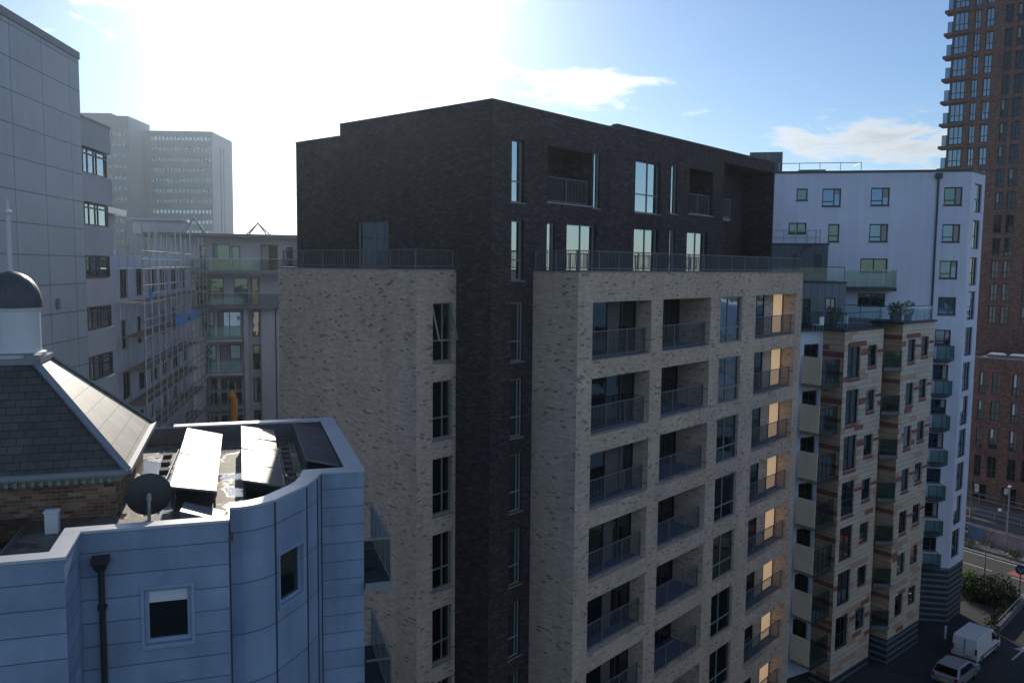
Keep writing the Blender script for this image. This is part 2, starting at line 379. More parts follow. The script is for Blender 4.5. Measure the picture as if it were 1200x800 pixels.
M['g_blue'] = glass_mat('glass_blue', (.12, .19, .28), .03, .03)
M['clear'] = clear_glass('balustrade_glass', (.66, .78, .77), amount=.03)
M['clear2'] = clear_glass('balcony_glass', (.85, .92, .92), amount=.0)
M['curtain'] = mat('curtain', (.36, .34, .33), .9)
M['curtain_dark'] = mat('dark_curtain', (.11, .105, .10), .9, noise=.3, nscale=5)
M['blind'] = mat('white_blind', (.72, .75, .78), .8)
M['membrane'] = mat('blue_membrane', (.045, .10, .24), .6, noise=.3, nscale=2.0)
M['deck'] = mat('dark_deck', (.03, .035, .045), .7, noise=.3)
M['lit'] = emit('sun_patch_glow', (1.0, .66, .38), .24)  # glowing surface in place of reflected sun, not a known lamp
M['felt'] = mat('roof_grey', (.12, .12, .125), .75, noise=.3, nscale=1.2, bump=.3)
M['asphalt'] = mat('asphalt', (.036, .037, .039), .85, noise=.25, nscale=.9, bump=.3)
M['paving'] = panel_mat('paving', (.085, .083, .08), (.07, .07, .07), .6, .4, ju=.008, jv=.008, vary=.12, rough=.85, offset=.5, wamt=.2)
M['forecourt'] = mat('forecourt_tarmac', (.04, .042, .045), .85, noise=.3, nscale=.8)
M['stepstone'] = mat('step_stone', (.15, .15, .15), .85, noise=.2)
M['ground'] = mat('ground_mix', (.06, .063, .055), .95, noise=.35, nscale=.15)
M['line'] = mat('road_paint', (.5, .5, .48), .7, noise=.15, nscale=6)
M['redroad'] = mat('red_surfacing', (.36, .09, .075), .85, noise=.2, nscale=2)
M['kerb'] = mat('kerb_stone', (.3, .3, .29), .85, noise=.15)
M['white'] = mat('white_paint', (.78, .79, .8), .35)
M['vanpaint'] = mat('van_paint', (.74, .76, .79), .28, noise=.05, nscale=1.5)
M['silver'] = mat('silver_paint', (.42, .45, .48), .25, metal=.5)
M['tyre'] = mat('tyre_rubber', (.02, .02, .021), .85)
M['plastic'] = mat('black_plastic', (.025, .026, .028), .5)
M['lamp'] = mat('red_lens', (.4, .02, .02), .2)
M['plate'] = mat('yellow_plate', (.7, .55, .06), .5)
M['wood'] = mat('weathered_board', (.3, .24, .17), .8, noise=.25, nscale=2.5)
M['orange'] = mat('orange_plastic', (.75, .30, .05), .5)
M['sheet'] = mat('blue_sheeting', (.05, .26, .55), .6, noise=.2)
M['lead'] = mat('lead_flashing', (.26, .28, .31), .5, metal=.2, noise=.12, nscale=4)
M['cream'] = mat('white_timber', (.70, .72, .74), .6, noise=.06, nscale=3)
M['cornice'] = mat('cornice_paint', (.26, .28, .25), .8, noise=.15, nscale=4)
M['dome'] = mat('dark_lead', (.075, .08, .09), .45, metal=.2, noise=.2, nscale=4)
M['ballast'] = mat('ballast_concrete', (.15, .145, .13), .9, noise=.3, nscale=6)
M['bark'] = mat('bark', (.16, .13, .10), .9, noise=.3, nscale=8)
M['tan'] = panel_mat('beige_panel', (.80, .66, .47), (.74, .61, .43), 1.0, 2.0, ju=.004, jv=.004, vary=.02, rough=.6, wamt=.08)
M['zinc'] = panel_mat('zinc_cladding', (.17, .21, .26), (.09, .115, .15), .45, 50.0, ju=.02, jv=.01, vary=.06, rough=.45, wamt=.1)
M['zincdark'] = panel_mat('dark_zinc_cladding', (.09, .11, .135), (.05, .065, .08), .45, 50.0, ju=.02, jv=.01, vary=.06, rough=.5, wamt=.1)
def leaf_mat(name, a, b):
    m = bpy.data.materials.new(name); m.use_nodes = True; nt = m.node_tree; p = nt.nodes['Principled BSDF']
    gi = N(nt, 'ShaderNodeNewGeometry'); c = ramp(nt, gi.outputs['Random Per Island'], [(0, a), (1, b)], False)
    nt.links.new(c, p.inputs['Base Color']); p.inputs['Roughness'].default_value = .8; p.inputs['Specular IOR Level'].default_value = .15
    return m
M['leaf_dark'] = leaf_mat('leaf_dark', (.014, .026, .010), (.04, .06, .022))
M['leaf_bright'] = leaf_mat('leaf_bright', (.10, .17, .03), (.22, .32, .06))
M['leaf_olive'] = leaf_mat('leaf_olive', (.05, .06, .025), (.13, .13, .05))
def tile_mat(name, base, warm):
    """terracotta-tile facade: thin courses, a few long red or pink runs"""
    m = bpy.data.materials.new(name); m.use_nodes = True; nt = m.node_tree; p = nt.nodes['Principled BSDF']
    r1, r2, fu, fv, uv = uv_cells(nt, 1.25, .335, .37)
    c = ramp(nt, r1, [(0, (.27, .11, .085)), (.03, warm), (.20, base), (.6, tuple(x * .93 for x in base)), (.8, tuple(x * 1.05 for x in base))])
    jt = math_(nt, 'MAXIMUM', edge(nt, fv, .045), edge(nt, fu, .006))
    c = mixc(nt, jt, c, tuple(x * .45 for x in base)); c = weather(nt, c, uv, .1)
    nt.links.new(c, p.inputs['Base Color']); p.inputs['Roughness'].default_value = .7
    return m
M['tile'] = tile_mat('cream_terracotta', (.58, .51, .42), (.50, .33, .24))
M['tiletan'] = tile_mat('tan_terracotta', (.50, .36, .24), (.44, .29, .19))
M['redtile'] = mat('red_terracotta', (.23, .085, .07), .7, noise=.15)
M['stripe'] = None
def stripe_mat():
    m = bpy.data.materials.new('banded_brick'); m.use_nodes = True; nt = m.node_tree; p = nt.nodes['Principled BSDF']
    r1, r2, fu, fv, uv = uv_cells(nt, .9, .46, .5)
    c = mixc(nt, math_(nt, 'LESS_THAN', fv, .40), (.03, .037, .046), (.13, .165, .20)); c = weather(nt, c, uv, .15)
    nt.links.new(c, p.inputs['Base Color']); p.inputs['Roughness'].default_value = .6
    return m
M['stripe'] = stripe_mat()
def slate_mat(name, col, pu, pv, rough, vary):
    m = panel_mat(name, col, tuple(x * .35 for x in col), pu, pv, ju=.008, jv=.012, vary=vary, rough=rough, offset=.5, wamt=.25, wscale=1.2)
    return m
M['slate'] = slate_mat('slate', (.34, .32, .265), .52, .42, .5, .14)  # slate lightened for the faces the low sun grazes
M['slate_shade'] = slate_mat('slate_shaded_side', (.075, .075, .07), .30, .2, .7, .2)  # same slate darkened for the unlit faces, shade put into the colour
def felt_mat():
    """flat-roof felt, ponding water in the low spots"""
    m = bpy.data.materials.new('roof_felt'); m.use_nodes = True; nt = m.node_tree; p = nt.nodes['Principled BSDF']
    tc = N(nt, 'ShaderNodeTexCoord'); nz = N(nt, 'ShaderNodeTexNoise', i_Scale=.9, i_Detail=5.0, i_Distortion=.4); nt.links.new(tc.outputs['Object'], nz.inputs['Vector'])
    wet = N(nt, 'ShaderNodeMapRange', interpolation_type='SMOOTHSTEP', i_1=.5, i_2=.56); nt.links.new(nz.outputs[0], wet.inputs[0])
    n2 = N(nt, 'ShaderNodeTexNoise', i_Scale=9.0, i_Detail=6.0); nt.links.new(tc.outputs['Object'], n2.inputs['Vector'])
    dry = ramp(nt, n2.outputs[0], [(.3, (.10, .095, .085)), (.7, (.22, .20, .165))], False)
    nt.links.new(mixc(nt, wet.outputs[0], dry, (.09, .085, .075)), p.inputs['Base Color'])
    rr = N(nt, 'ShaderNodeMapRange', i_3=.72, i_4=.16); nt.links.new(wet.outputs[0], rr.inputs[0]); nt.links.new(rr.outputs[0], p.inputs['Roughness'])
    b = N(nt, 'ShaderNodeBump', i_Strength=.5, i_Distance=.02); nt.links.new(n2.outputs[0], b.inputs['Height']); nt.links.new(b.outputs[0], p.inputs['Normal'])
    return m
M['rooffelt'] = felt_mat()
def pv_mat():
    m = bpy.data.materials.new('solar_cells'); m.use_nodes = True; nt = m.node_tree; p = nt.nodes['Principled BSDF']
    r1, r2, fu, fv, uv = uv_cells(nt, .16, .16, 0)
    c = mixc(nt, math_(nt, 'MAXIMUM', edge(nt, fu, .04), edge(nt, fv, .04)), (.02, .026, .05), (.2, .21, .23))
    nt.links.new(c, p.inputs['Base Color']); p.inputs['Roughness'].default_value = .45; p.inputs['Specular IOR Level'].default_value = .28
    return m
M['pv'] = pv_mat()

# ------------------------------------------------------------------ ground, roads (structure)
def sheet(name, poly, z, material, thick=None):
    mb = MB(); z = z + (GZ if name != 'ground' else 0)
    if thick: mb.prism(poly, z - thick, z, bottom=False)
    else: mb.face([(x, y, z) for x, y in poly])
    o = mb.build(name, material); o['kind'] = 'structure'; return o
G = 900
sheet('ground', [(-G, -G), (G, -G), (G, G), (-G, G)], GZ - .05, M['ground'])
RD = Vector((-.295, -.955, 0)).normalized(); RN = Vector((RD.y, -RD.x, 0))      # road direction, and across it (towards the camera side)
if RN.x > 0: RN = -RN
RO = Vector((90.6, 16.5, 0))                                                   # a point on the far kerb
def rp(a, b): q = RO + RD * a + RN * b; return (q.x, q.y)
def rstrip(a0, a1, b0, b1): return [rp(a0, b0), rp(a0, b1), rp(a1, b1), rp(a1, b0)][::-1]
sheet('road', rstrip(-160, 160, 0, 7.6), 0.0, M['asphalt'])
for a0, a1, b0, b1, nm in ((-160, 160, .25, .4, 'road_edge_marking'), (-160, 160, 7.15, 7.3, 'road_edge_marking')):
    sheet(nm, rstrip(a0, a1, b0, b1), .004, M['line'])
for k in range(-8, 12):
    sheet('road_centre_marking', rstrip(k * 6 - 2, k * 6 + 2.2, 3.7, 3.84), .004, M['line'])
sheet('cycle_lane', rstrip(3.2, 40, .5, 3.2), .0042, M['redroad'])
sheet('pavement', rstrip(-160, 160, -.7, -.15), .12, M['paving'], .16)
sheet('kerb', rstrip(-160, 160, -.149, 0.0), .125, M['kerb'], .16)
sheet('kerb', rstrip(-160, 160, 7.6, 7.75), .125, M['kerb'], .16)
sheet('pavement', rstrip(-160, 160, 7.751, 10.4), .12, M['paving'], .16)
sheet('car_park', rstrip(-4, 60, 10.41, 34), 0.0, M['asphalt'])
sheet('courtyard_paving', [(40, 12.5), (62, 12.5), (62, 18.9), (40, 18.9)], .02, M['forecourt'])

# ------------------------------------------------------------------ main apartment block
XB, YB, YD, XD, XA, YA = 25.89, 19.0, 21.22, 23.39, 21.30, 23.05
XR, YE = 48.38, 33.51
main = root('apartment_block', 'largest building, new buff and dark brown brick flats with deep balconies', 'building', (XB, YB, 0))
X, Y = Vector((1, 0, 0)), Vector((0, 1, 0))
FB = Frame((XB, YB), X, -Y); FD = Frame((XD, YD), X, -Y); FDL = Frame((XD, YE), -Y, -X); FA = Frame((XA, YA), X, -Y); FAL = Frame((XA, 31.94), -Y, -X); FBL = Frame((XB, YD), -Y, -X)
LB, ZB = 47.71 - XB, 25.36
cols = [(.99, 5.33, .9), (6.3, 10.7, 1.8), (11.72, 14.07, .2), (15.7, 20.98, .9)]
hB = [(a, b, 21.87 - 3.01 * k, 24.17 - 3.01 * k, d) for k in range(8) for a, b, d in cols]
mb = MB(); wall(mb, FB, 0, LB, 0, ZB, hB); wall(mb, FBL, 0, YD - YB, 0, ZB); wall(mb, Frame((47.71, YB), Y, X), 0, YD - YB, 0, ZB)
mb.build('wall', M['buff'], main, 'buff brick front block with a grid of openings')
mb = MB(); mb.box(FB, .12, LB - .12, -(YD - YB) + .003, -.12, ZB - .5, ZB - .25); mb.build('terrace_floor', M['felt'], main)
mb = MB()
mb.box(FB, -.03, LB + .03, -.3, .035, ZB, ZB + .05); mb.box(FBL, .0, YD - YB - .3, -.3, .035, ZB + .002, ZB + .048)
mb.build('coping', M['greytrim'], main)
for k in range(8):
    z0, z1 = 21.87 - 3.01 * k, 24.17 - 3.01 * k
    for ci, (a, b, d) in enumerate(cols):
        h = (a, b, z0, z1)
        if ci == 2:
            window(main, FB, h, .1, cols=(.42,), rows=(.33,), fm=M['frame_teal'], gm=M['g_mid'] if k < 2 else M['g_dark'], fw=.07); continue
        mb = MB(); mb.box(FB, a + .003, b - .003, -d + .003, -.34, z0 + .002, z0 + .05); mb.build('balcony_floor', M['membrane'], main)
        mb = MB(); railing(mb, FB, a + .02, b - .02, -.27, z0 + .03, 1.1); mb.build('balcony_railing', M['rail'], main)
        if ci == 0:
            window(main, FB, (a, b, z0 + .05, z1), d - .13, cols=(.12, .5, .75), fm=M['trim'], gm=M['g_dark'], fw=.06, name='glazed_door', blind=((1, M['curtain_dark'], .5, random.uniform(.65, 1)) if random.random() < .6 else None))
        elif ci == 1:
            window(main, FB, (a, b, z0 + .05, z1), d - .13, cols=(.25, .5, .75), fm=M['trim'], gm=M['g_dark'], fw=.06, name='glazed_door')
        else:
            window(main, FB, (a, a + 2.75, z0 + .05, z1), d - .13, cols=(.3, .65), fm=M['trim'], gm=M['g_dark'], fw=.06, name='glazed_door')
            mb = MB(); mb.box(FB, a + 2.753, a + 3.85, -d - .05, -d + .12, z0 + .05, z1 - .003); mb.build('balcony_back_wall', M['buff'], main)
            window(main, FB, (a + 3.853, b - .003, z0 + .05, z1 - .003), d - .13, fm=M['trim'], gm=M['lit'], fw=.05, name='sun_patch_pane', label='added warm glowing pane at the back of the end balcony')  # glow added for sunlight bounced into the balcony, no room lamp
# dark brick body
ZT1, ZT2, ZL = 31.64, 31.82, 31.13
up = [(1.13, 1.90, 28.0, 30.38), (3.33, 6.34, 28.15, 30.35, 1.5), (6.5, 6.98, 28.08, 30.42), (9.8, 12.05, 28.1, 30.48), (13.0, 13.6, 28.2, 30.55), (14.8, 17.32, 28.3, 30.55, 1.5), (18.55, 24.82, 26.25, 31.2, 1.9)]
lo = [(1.15, 1.92, 25.0, 27.32), (3.33, 3.85, 25.0, 27.32), (4.65, 6.82, 25.0, 27.35), (9.78, 11.98, 25.0, 27.38), (13.0, 13.52, 25.0, 27.4), (14.7, 16.88, 25.0, 27.4)]
colw = [(1.17, 1.92, 21.83 - 3.01 * k, 24.15 - 3.01 * k) for k in range(8)]
mb = MB(); wall(mb, FD, 0, 8.2, 0, ZT1, [h for h in up + lo + colw if h[1] < 8.2]); wall(mb, FD, 8.2, XR - XD, 0, ZT2, [h for h in up + lo if h[0] > 8.2])
mb.face([FD.pt(8.2, 0, ZT1), FD.pt(8.2, 0, ZT2), FD.pt(8.2, -.4, ZT2), FD.pt(8.2, -.4, ZT1)])
hdoor = (33.51 - 29.12, 33.51 - 27.03, 25.4, 27.4)
wall(mb, FDL, 0, 3.28, 0, ZL); wall(mb, FDL, 3.28, YE - YD, 0, ZT1, [hdoor])
mb.face([(XD, YE - 3.28, ZL), (XD, YE - 3.28, ZT1), (XR, YE - 3.28, ZT1), (XR, YE - 3.28, ZL)])
wall(mb, Frame((XR, YD), Y, X), 0, YE - YD, 0, ZL); wall(mb, Frame((XR, YE), -X, Y), 0, XR - XD, 0, ZL)
mb.face([(XR, YD, ZL), (XR, YE - 3.28, ZL), (XR, YE - 3.28, ZT2), (XR, YD, ZT2)])
for h in up:
    if len(h) > 4:
        p = [FD.pt(h[0], -h[4], h[2]), FD.pt(h[1], -h[4], h[2]), FD.pt(h[1], -h[4], h[3]), FD.pt(h[0], -h[4], h[3])]; mb.face(p)
mb.build('wall', M['dark'], main, 'dark brown brick upper body and core')
mb = MB(); mb.face([(XD, YD + .0, ZT1 - .003), (XD + 8.2, YD, ZT1 - .003), (XD + 8.2, YE - 3.28, ZT1 - .003), (XD, YE - 3.28, ZT1 - .003)])
mb.face([(XD + 8.2, YD, ZT2 - .003), (XR, YD, ZT2 - .003), (XR, YE - 3.28, ZT2 - .003), (XD + 8.2, YE - 3.28, ZT2 - .003)])
mb.face([(XD, YE - 3.28, ZL - .003), (XR, YE - 3.28, ZL - .003), (XR, YE, ZL - .003), (XD, YE, ZL - .003)]); mb.build('roof', M['felt'], main)
mb = MB(); mb.box(FD, -.03, 8.2, -.25, .03, ZT1, ZT1 + .05); mb.box(FD, 8.203, XR - XD + .03, -.25, .03, ZT2, ZT2 + .05); mb.box(FDL, 3.28, YE - YD - .25, -.25, .03, ZT1 + .001, ZT1 + .049); mb.box(FDL, 0, 3.277, -.25, .03, ZL, ZL + .05)
mb.build('coping', M['trim'], main)
for i, h in enumerate(up + lo):
    if len(h) > 4: continue
    wide = h[1] - h[0]
    kw = dict(cols=(.58,), rows=(.36,)) if (wide > 1.5 and h[2] > 27) else dict(cols=(.55,)) if wide > 1.5 else dict(rows=(.34,)) if .6 < wide < 1 else {}
    window(main, FD, h, .17 if wide > .7 else .1, fm=M['frame_teal'], gm=M['g_sky'], fw=.055, sill=.04, **kw, sillm=M['sill'])
for h in colw: window(main, FD, h, .1, cols=(.72,), rows=(.34,), fm=M['frame_teal'], gm=M['g_dark'], fw=.06, sill=.05)
window(main, FDL, hdoor, .12, cols=(.5,), fm=M['frame_teal'], gm=M['g_mid'], fw=.07, name='terrace_door')
for h in up[1:2] + up[5:6]:
    mb = MB(); mb.box(FD, h[0] - .05, h[1] + .05, -.25, .04, h[2] - .05, h[2] - .002); mb.build('sill', M['sill'], main)
    mb = MB(); railing(mb, FD, h[0] + .02, h[1] - .02, -.2, h[2], 1.05); mb.build('balcony_railing', M['rail'], main)
    window(main, FD, (h[0], h[0] + 1.5, h[2], h[3]), 1.36, fm=M['trim'], gm=M['g_dark'], name='glazed_door')
h = up[6]
mb = MB(); mb.box(FD, h[0], h[0] + 1.6, -1.2, -.35, 28.16, 28.32); mb.build('balcony_floor', M['greytrim'], main)
mb = MB(); railing(mb, FD, h[0] + .02, h[0] + 1.6, -.4, 28.32, 1.05); mb.build('balcony_railing', M['rail'], main)
window(main, FD, (h[0] + .2, h[0] + 1.5, 26.25, 27.9), 1.76, cols=(.5,), fm=M['frame_teal'], gm=M['g_dark'], name='glazed_door')
window(main, FD, (h[0] + .2, h[0] + 1.5, 28.35, 30.4), 1.76, cols=(.5,), fm=M['trim'], gm=M['g_dark'], name='glazed_door')
mb = MB(); railing(mb, FB, .04, LB - .25, -.1, ZB + .05, .78, gap=.1, post=1.45); mb2 = MB(); railing(mb2, FBL, .0, YD - YB - .14, -.1, ZB + .05, .78, gap=.1)
mb.v, off = mb.v + mb2.v, len(mb.v); mb.f += [tuple(i + off for i in f) for f in mb2.f]; mb.m += mb2.m
mb.build('terrace_railing', M['rail'], main)
# left buff block
ZA = 25.38
hA = [(.84, 1.92, 21.85 - 3.01 * k, 24.12 - 3.01 * k) for k in range(8)]
mb = MB(); wall(mb, FA, 0, XD - XA, 0, ZA, hA); wall(mb, FAL, 0, 31.94 - YA, 0, ZA); wall(mb, Frame((XD, 31.94), -X, Y), 0, XD - XA, 0, ZA)
mb.build('wall', M['buff'], main, 'buff brick side block beside the dark core')
mb = MB(); mb.face([(XA + .1, YA + .1, ZA - .3), (XD - .003, YA + .1, ZA - .3), (XD - .003, 31.84, ZA - .3), (XA + .1, 31.84, ZA - .3)]); mb.build('terrace_floor', M['felt'], main)
mb = MB(); mb.box(FA, -.03, XD - XA - .003, -.28, .03, ZA, ZA + .05); mb.box(FAL, -.03, 31.94 - YA - .283, -.28, .03, ZA + .001, ZA + .049); mb.build('coping', M['greytrim'], main)
mb = MB(); railing(mb, FA, .04, XD - XA - .05, -.12, ZA + .05, .72, gap=.1); mb2 = MB(); railing(mb2, FAL, .2, 31.94 - YA - .16, -.12, ZA + .05, .72, gap=.1)
mb.v, off = mb.v + mb2.v, len(mb.v); mb.f += [tuple(i + off for i in f) for f in mb2.f]; mb.m += mb2.m
mb.build('terrace_railing', M['rail'], main)
for k, h in enumerate(hA):
    w = window(main, FA, h, .14, cols=(.6,), rows=(.36,), fm=M['frame_teal'], gm=M['g_dark'], fw=.06, sill=.05)
    if k == 0:      # top light tilted open
        a, b, c, d = h; c2 = c + (d - c) * .38; mb = MB(); t = lambda z: -.12 + (d - z) / (d - c2) * .42
        for p0, p1 in (((a + .05, c2), (a + .05, d - .04)), ((b - .05, c2), (b - .05, d - .04)), ((a + .05, c2), (b - .05, c2))):
            mb.bar(FA.pt(p0[0], t(p0[1]), p0[1]), FA.pt(p1[0], t(p1[1]), p1[1]), .05)
        mb.build('open_sash', M['sill'], w)

# ------------------------------------------------------------------ blue clad building in front, its roof and what stands on it
Pd, Qd = az(72), az(-18)
def pq(p, q, z=0): v = Pd * p + Qd * q; return Vector((v.x, v.y, z))
FPQ = Frame((0, 0), Pd, Qd)                     # s = p, t = q
ZP, ZR = 20.62, 20.16
c0 = pq(-2.0, 18, 0)
blue = root('blue_clad_building', 'blue grey panel clad building with a curved bay and a flat roof, nearest the viewer', 'building', c0)
def wl(pts): return [tuple(pq(*p).xy) for p in pts]
FL0 = Frame(pq(-14, 15.13).xy, Pd, -Qd); FL1 = Frame(pq(-2.86, 16.52).xy, Pd, -Qd); FR1 = Frame(pq(1.76, 19.8).xy, Pd, -Qd)
wcx = FL1.rect(197, 720, 55, 64)
mb = MB(); wall(mb, FL0, 0, 14 - 2.84, 0, ZP); wall(mb, Frame(pq(-2.84, 15.13).xy, Qd, Pd), 0, 1.39, 0, ZP)
wall(mb, FL1, .02, 2.57, 0, ZP, [wcx]); wall(mb, Frame(pq(-.29, 16.52).xy, Qd, Pd), 0, .84, 0, ZP)
wall(mb, FR1, 0, .98, 0, ZP); wall(mb, Frame(pq(2.74, 19.8).xy, Qd, Pd), 0, 7.2, 0, ZP); wall(mb, Frame(pq(2.74, 27).xy, -Pd, Qd), 0, 16.7, 0, ZP)
mb.build('wall', M['blue'], blue)
bay = [(-.29, 17.36), (-.02, 17.36), (.25, 17.46), (.45, 17.58), (.62, 17.72)]
bay2 = [(1.33, 18.72), (1.48, 19.05), (1.62, 19.4), (1.74, 19.8)]
fb = Frame(pq(.62, 17.72).xy, pq(1.33, 18.72) - pq(.62, 17.72), pq(1.33, 18.72).lerp(pq(.62, 17.72), .5) - pq(-.5, 20))
fb.n = Vector((fb.d.y, -fb.d.x, 0)) if Vector((fb.d.y, -fb.d.x, 0)).dot(fb.n) > 0 else Vector((-fb.d.y, fb.d.x, 0)); fb.flip = fb.d.cross(fb.n).z < 0
LBAY = (pq(1.33, 18.72) - pq(.62, 17.72)).length
wbay = fb.rect(341, 672, 27, 58)
mb = MB(); mb.strip(wl(bay)[::1], 0, ZP); mb.strip(wl(bay2), 0, ZP); wall(mb, fb, 0, LBAY, 0, ZP, [wbay])
mb.build('bay_wall', M['bluebay'], blue, 'curved bay of tall blue grey panels')
mb = MB()
for p in ((-.28, 17.355), (.62, 17.715), (1.335, 18.72), (1.62, 19.39)):
    v = pq(*p); nn = (v - pq(-.6, 20.2)).normalized(); mb.bar(v + nn * .0 + Vector((0, 0, 0)), v + Vector((0, 0, ZP)), .03, .03)
mb.build('panel_joint', M['joint'], blue)
def cop(mb, pts, ins, z0, z1):
    for a, b, c, d in zip(pts, pts[1:], ins, ins[1:]):
        lo_ = [pq(*q, z0) for q in (a, b, d, c)]; hi_ = [pq(*q, z1) for q in (a, b, d, c)]; mb.hexa(lo_ + hi_)
mb = MB(); e = .03
cop(mb, [(-14, 15.13 - e), (-2.84 + e, 15.13 - e), (-2.84 + e, 16.52 - e), (-.29, 16.52 - e)], [(-14, 15.45), (-3.12, 15.45), (-3.12, 16.80), (-.29, 16.80)], ZP, ZP + .05)
cop(mb, [(-.289, 16.52 - e), (-.26, 16.52 - e)], [(-.289, 17.7), (-.26, 17.7)], ZP, ZP + .05)
ins = [(-.29, 17.72), (-.06, 17.74), (.13, 17.82), (.28, 17.92), (.40, 18.02), (1.0, 18.86), (1.12, 19.12), (1.24, 19.5), (1.36, 20.15)]
cop(mb, [(p, q - e) for p, q in bay + bay2] + [(2.74 + e, 19.8 - e)], ins + [(2.33, 20.15)], ZP + .002, ZP + .052)
cop(mb, [(2.74 + e, 19.8 - e + .002), (2.74 + e, 27 + e), (-1.95, 27 + e)], [(2.33, 20.152), (2.33, 26.62), (-1.95, 26.62)], ZP + .001, ZP + .051)
mb.build('coping', M['coping'], blue)
mb = MB()
inner = [(-14, 15.44), (-3.13, 15.44), (-3.13, 16.79), (-.3, 16.79)] + [(p, q) for p, q in ins] + [(2.34, 20.16), (2.34, 26.63), (-13.9, 26.63)]
for a, b in zip(inner, inner[1:]): mb.face([pq(*a, ZR - .02), pq(*a, ZP - .001), pq(*b, ZP - .001), pq(*b, ZR - .02)])
mb.build('parapet_upstand', M['felt'], blue)
mb = MB(); mb.face([pq(*p, ZR) for p in [(-14, 15.4), (-3.0, 15.4), (-3.0, 16.75), (-.2, 16.75), (-.2, 17.65), (.5, 17.95), (1.1, 18.75), (1.5, 20.0), (2.5, 20.0), (2.5, 26.7), (-13.95, 26.7)]])
mb.build('roof', M['rooffelt'], blue)
w = window(blue, FL1, wcx, .07, fm=M['bluetrim'], gm=M['g_dark'], fw=.075, blind=(.24, M['blind']))
mb = MB(); a, b, c, d = wcx
mb.box(FL1, a - .06, b + .06, .003, .03, d + .004, d + .06); mb.box(FL1, a - .06, b + .06, .003, .045, c - .08, c - .004); mb.box(FL1, a - .06, a - .004, .003, .03, c - .003, d + .003); mb.box(FL1, b + .004, b + .06, .003, .03, c - .003, d + .003)
mb.build('frame', M['bluetrim'], w)
w = window(blue, fb, wbay, .06, fm=M['bluetrim'], gm=M['g_dark'], fw=.05)
mb = MB(); a, b, c, d = wbay
mb.box(fb, a - .05, b + .05, .003, .03, d + .004, d + .05); mb.box(fb, a - .05, b + .05, .003, .045, c - .06, c - .004); mb.box(fb, a - .05, a - .004, .003, .03, c - .003, d + .003); mb.box(fb, b + .004, b + .05, .003, .03, c - .003, d + .003)
mb.build('frame', M['bluetrim'], w)
# narrow slot in the short side wall, downpipe with hopper
mb = MB(); FS = Frame(pq(-2.84, 15.13).xy, Qd, Pd); mb.box(FS, .55, .95, .003, .02, 16.6, 18.4); mb.build('side_panel', M['bluetrim'], blue)
ds_, dz_ = FL1.hit(119, 655); mb = MB()
mb.tube(FL1.pt(ds_, .10, 0), FL1.pt(ds_, .10, dz_ - .12), .055, n=10)
for k in range(8): mb.box(FL1, ds_ - .075, ds_ + .075, 0.0, .17, dz_ - .9 - 1.8 * k, dz_ - .84 - 1.8 * k)
mb.hexa([FL1.pt(ds_ + x, t, dz_ - .18) for x, t in ((-.07, .02), (-.07, .18), (.07, .18), (.07, .02))] + [FL1.pt(ds_ + x, t, dz_ - .02) for x, t in ((-.13, .003), (-.13, .25), (.13, .25), (.13, .003))])
mb.box(FL1, ds_ - .145, ds_ + .145, .003, .265, dz_ - .02, dz_ + .09); mb.build('downpipe', M['plastic'], blue)
# side balconies
FE = Frame(pq(2.74, 0).xy, Qd, Pd)
for zf in (17.92, 14.92, 11.92, 8.92):
    bal = MB(); bal.box(FE, 19.62, 22.8, .003, .62, zf - .16, zf); bal = bal.build('balcony', M['deck'], blue)
    mb = MB(); mb.box(FE, 19.60, 22.8, .621, .66, zf - .2, zf + .02); mb.box(FE, 19.58, 19.617, .003, .66, zf - .2, zf + .02); mb.build('fascia', M['sill'], bal)
    mb = MB()
    mb.box(FE, 19.61, 22.8, .60, .64, zf + 1.06, zf + 1.1); mb.box(FE, 19.61, 19.65, .02, .599, zf + 1.06, zf + 1.1); mb.box(FE, 22.75, 22.79, .02, .599, zf + 1.061, zf + 1.099)
    for s_ in (19.62, 20.4, 21.2, 22.0, 22.76): mb.box(FE, s_, s_ + .035, .60, .636, zf + .003, zf + 1.06)
    mb.build('handrail', M['alu'], bal)
    mb = MB(); mb.box(FE, 19.67, 22.75, .612, .622, zf + .08, zf + 1.0); mb.build('glass_panel', M['clear2'], bal)
mb = MB(); mb.box(FE, 20.6, 21.0, .06, .42, 17.922, 18.35); mb.box(FE, 20.68, 20.92, .12, .36, 18.351, 18.42)
tag(mb.build('storage_box', M['plastic'], None, bevel=.02), 'small black box standing on the upper side balcony of the blue clad building', 'box')

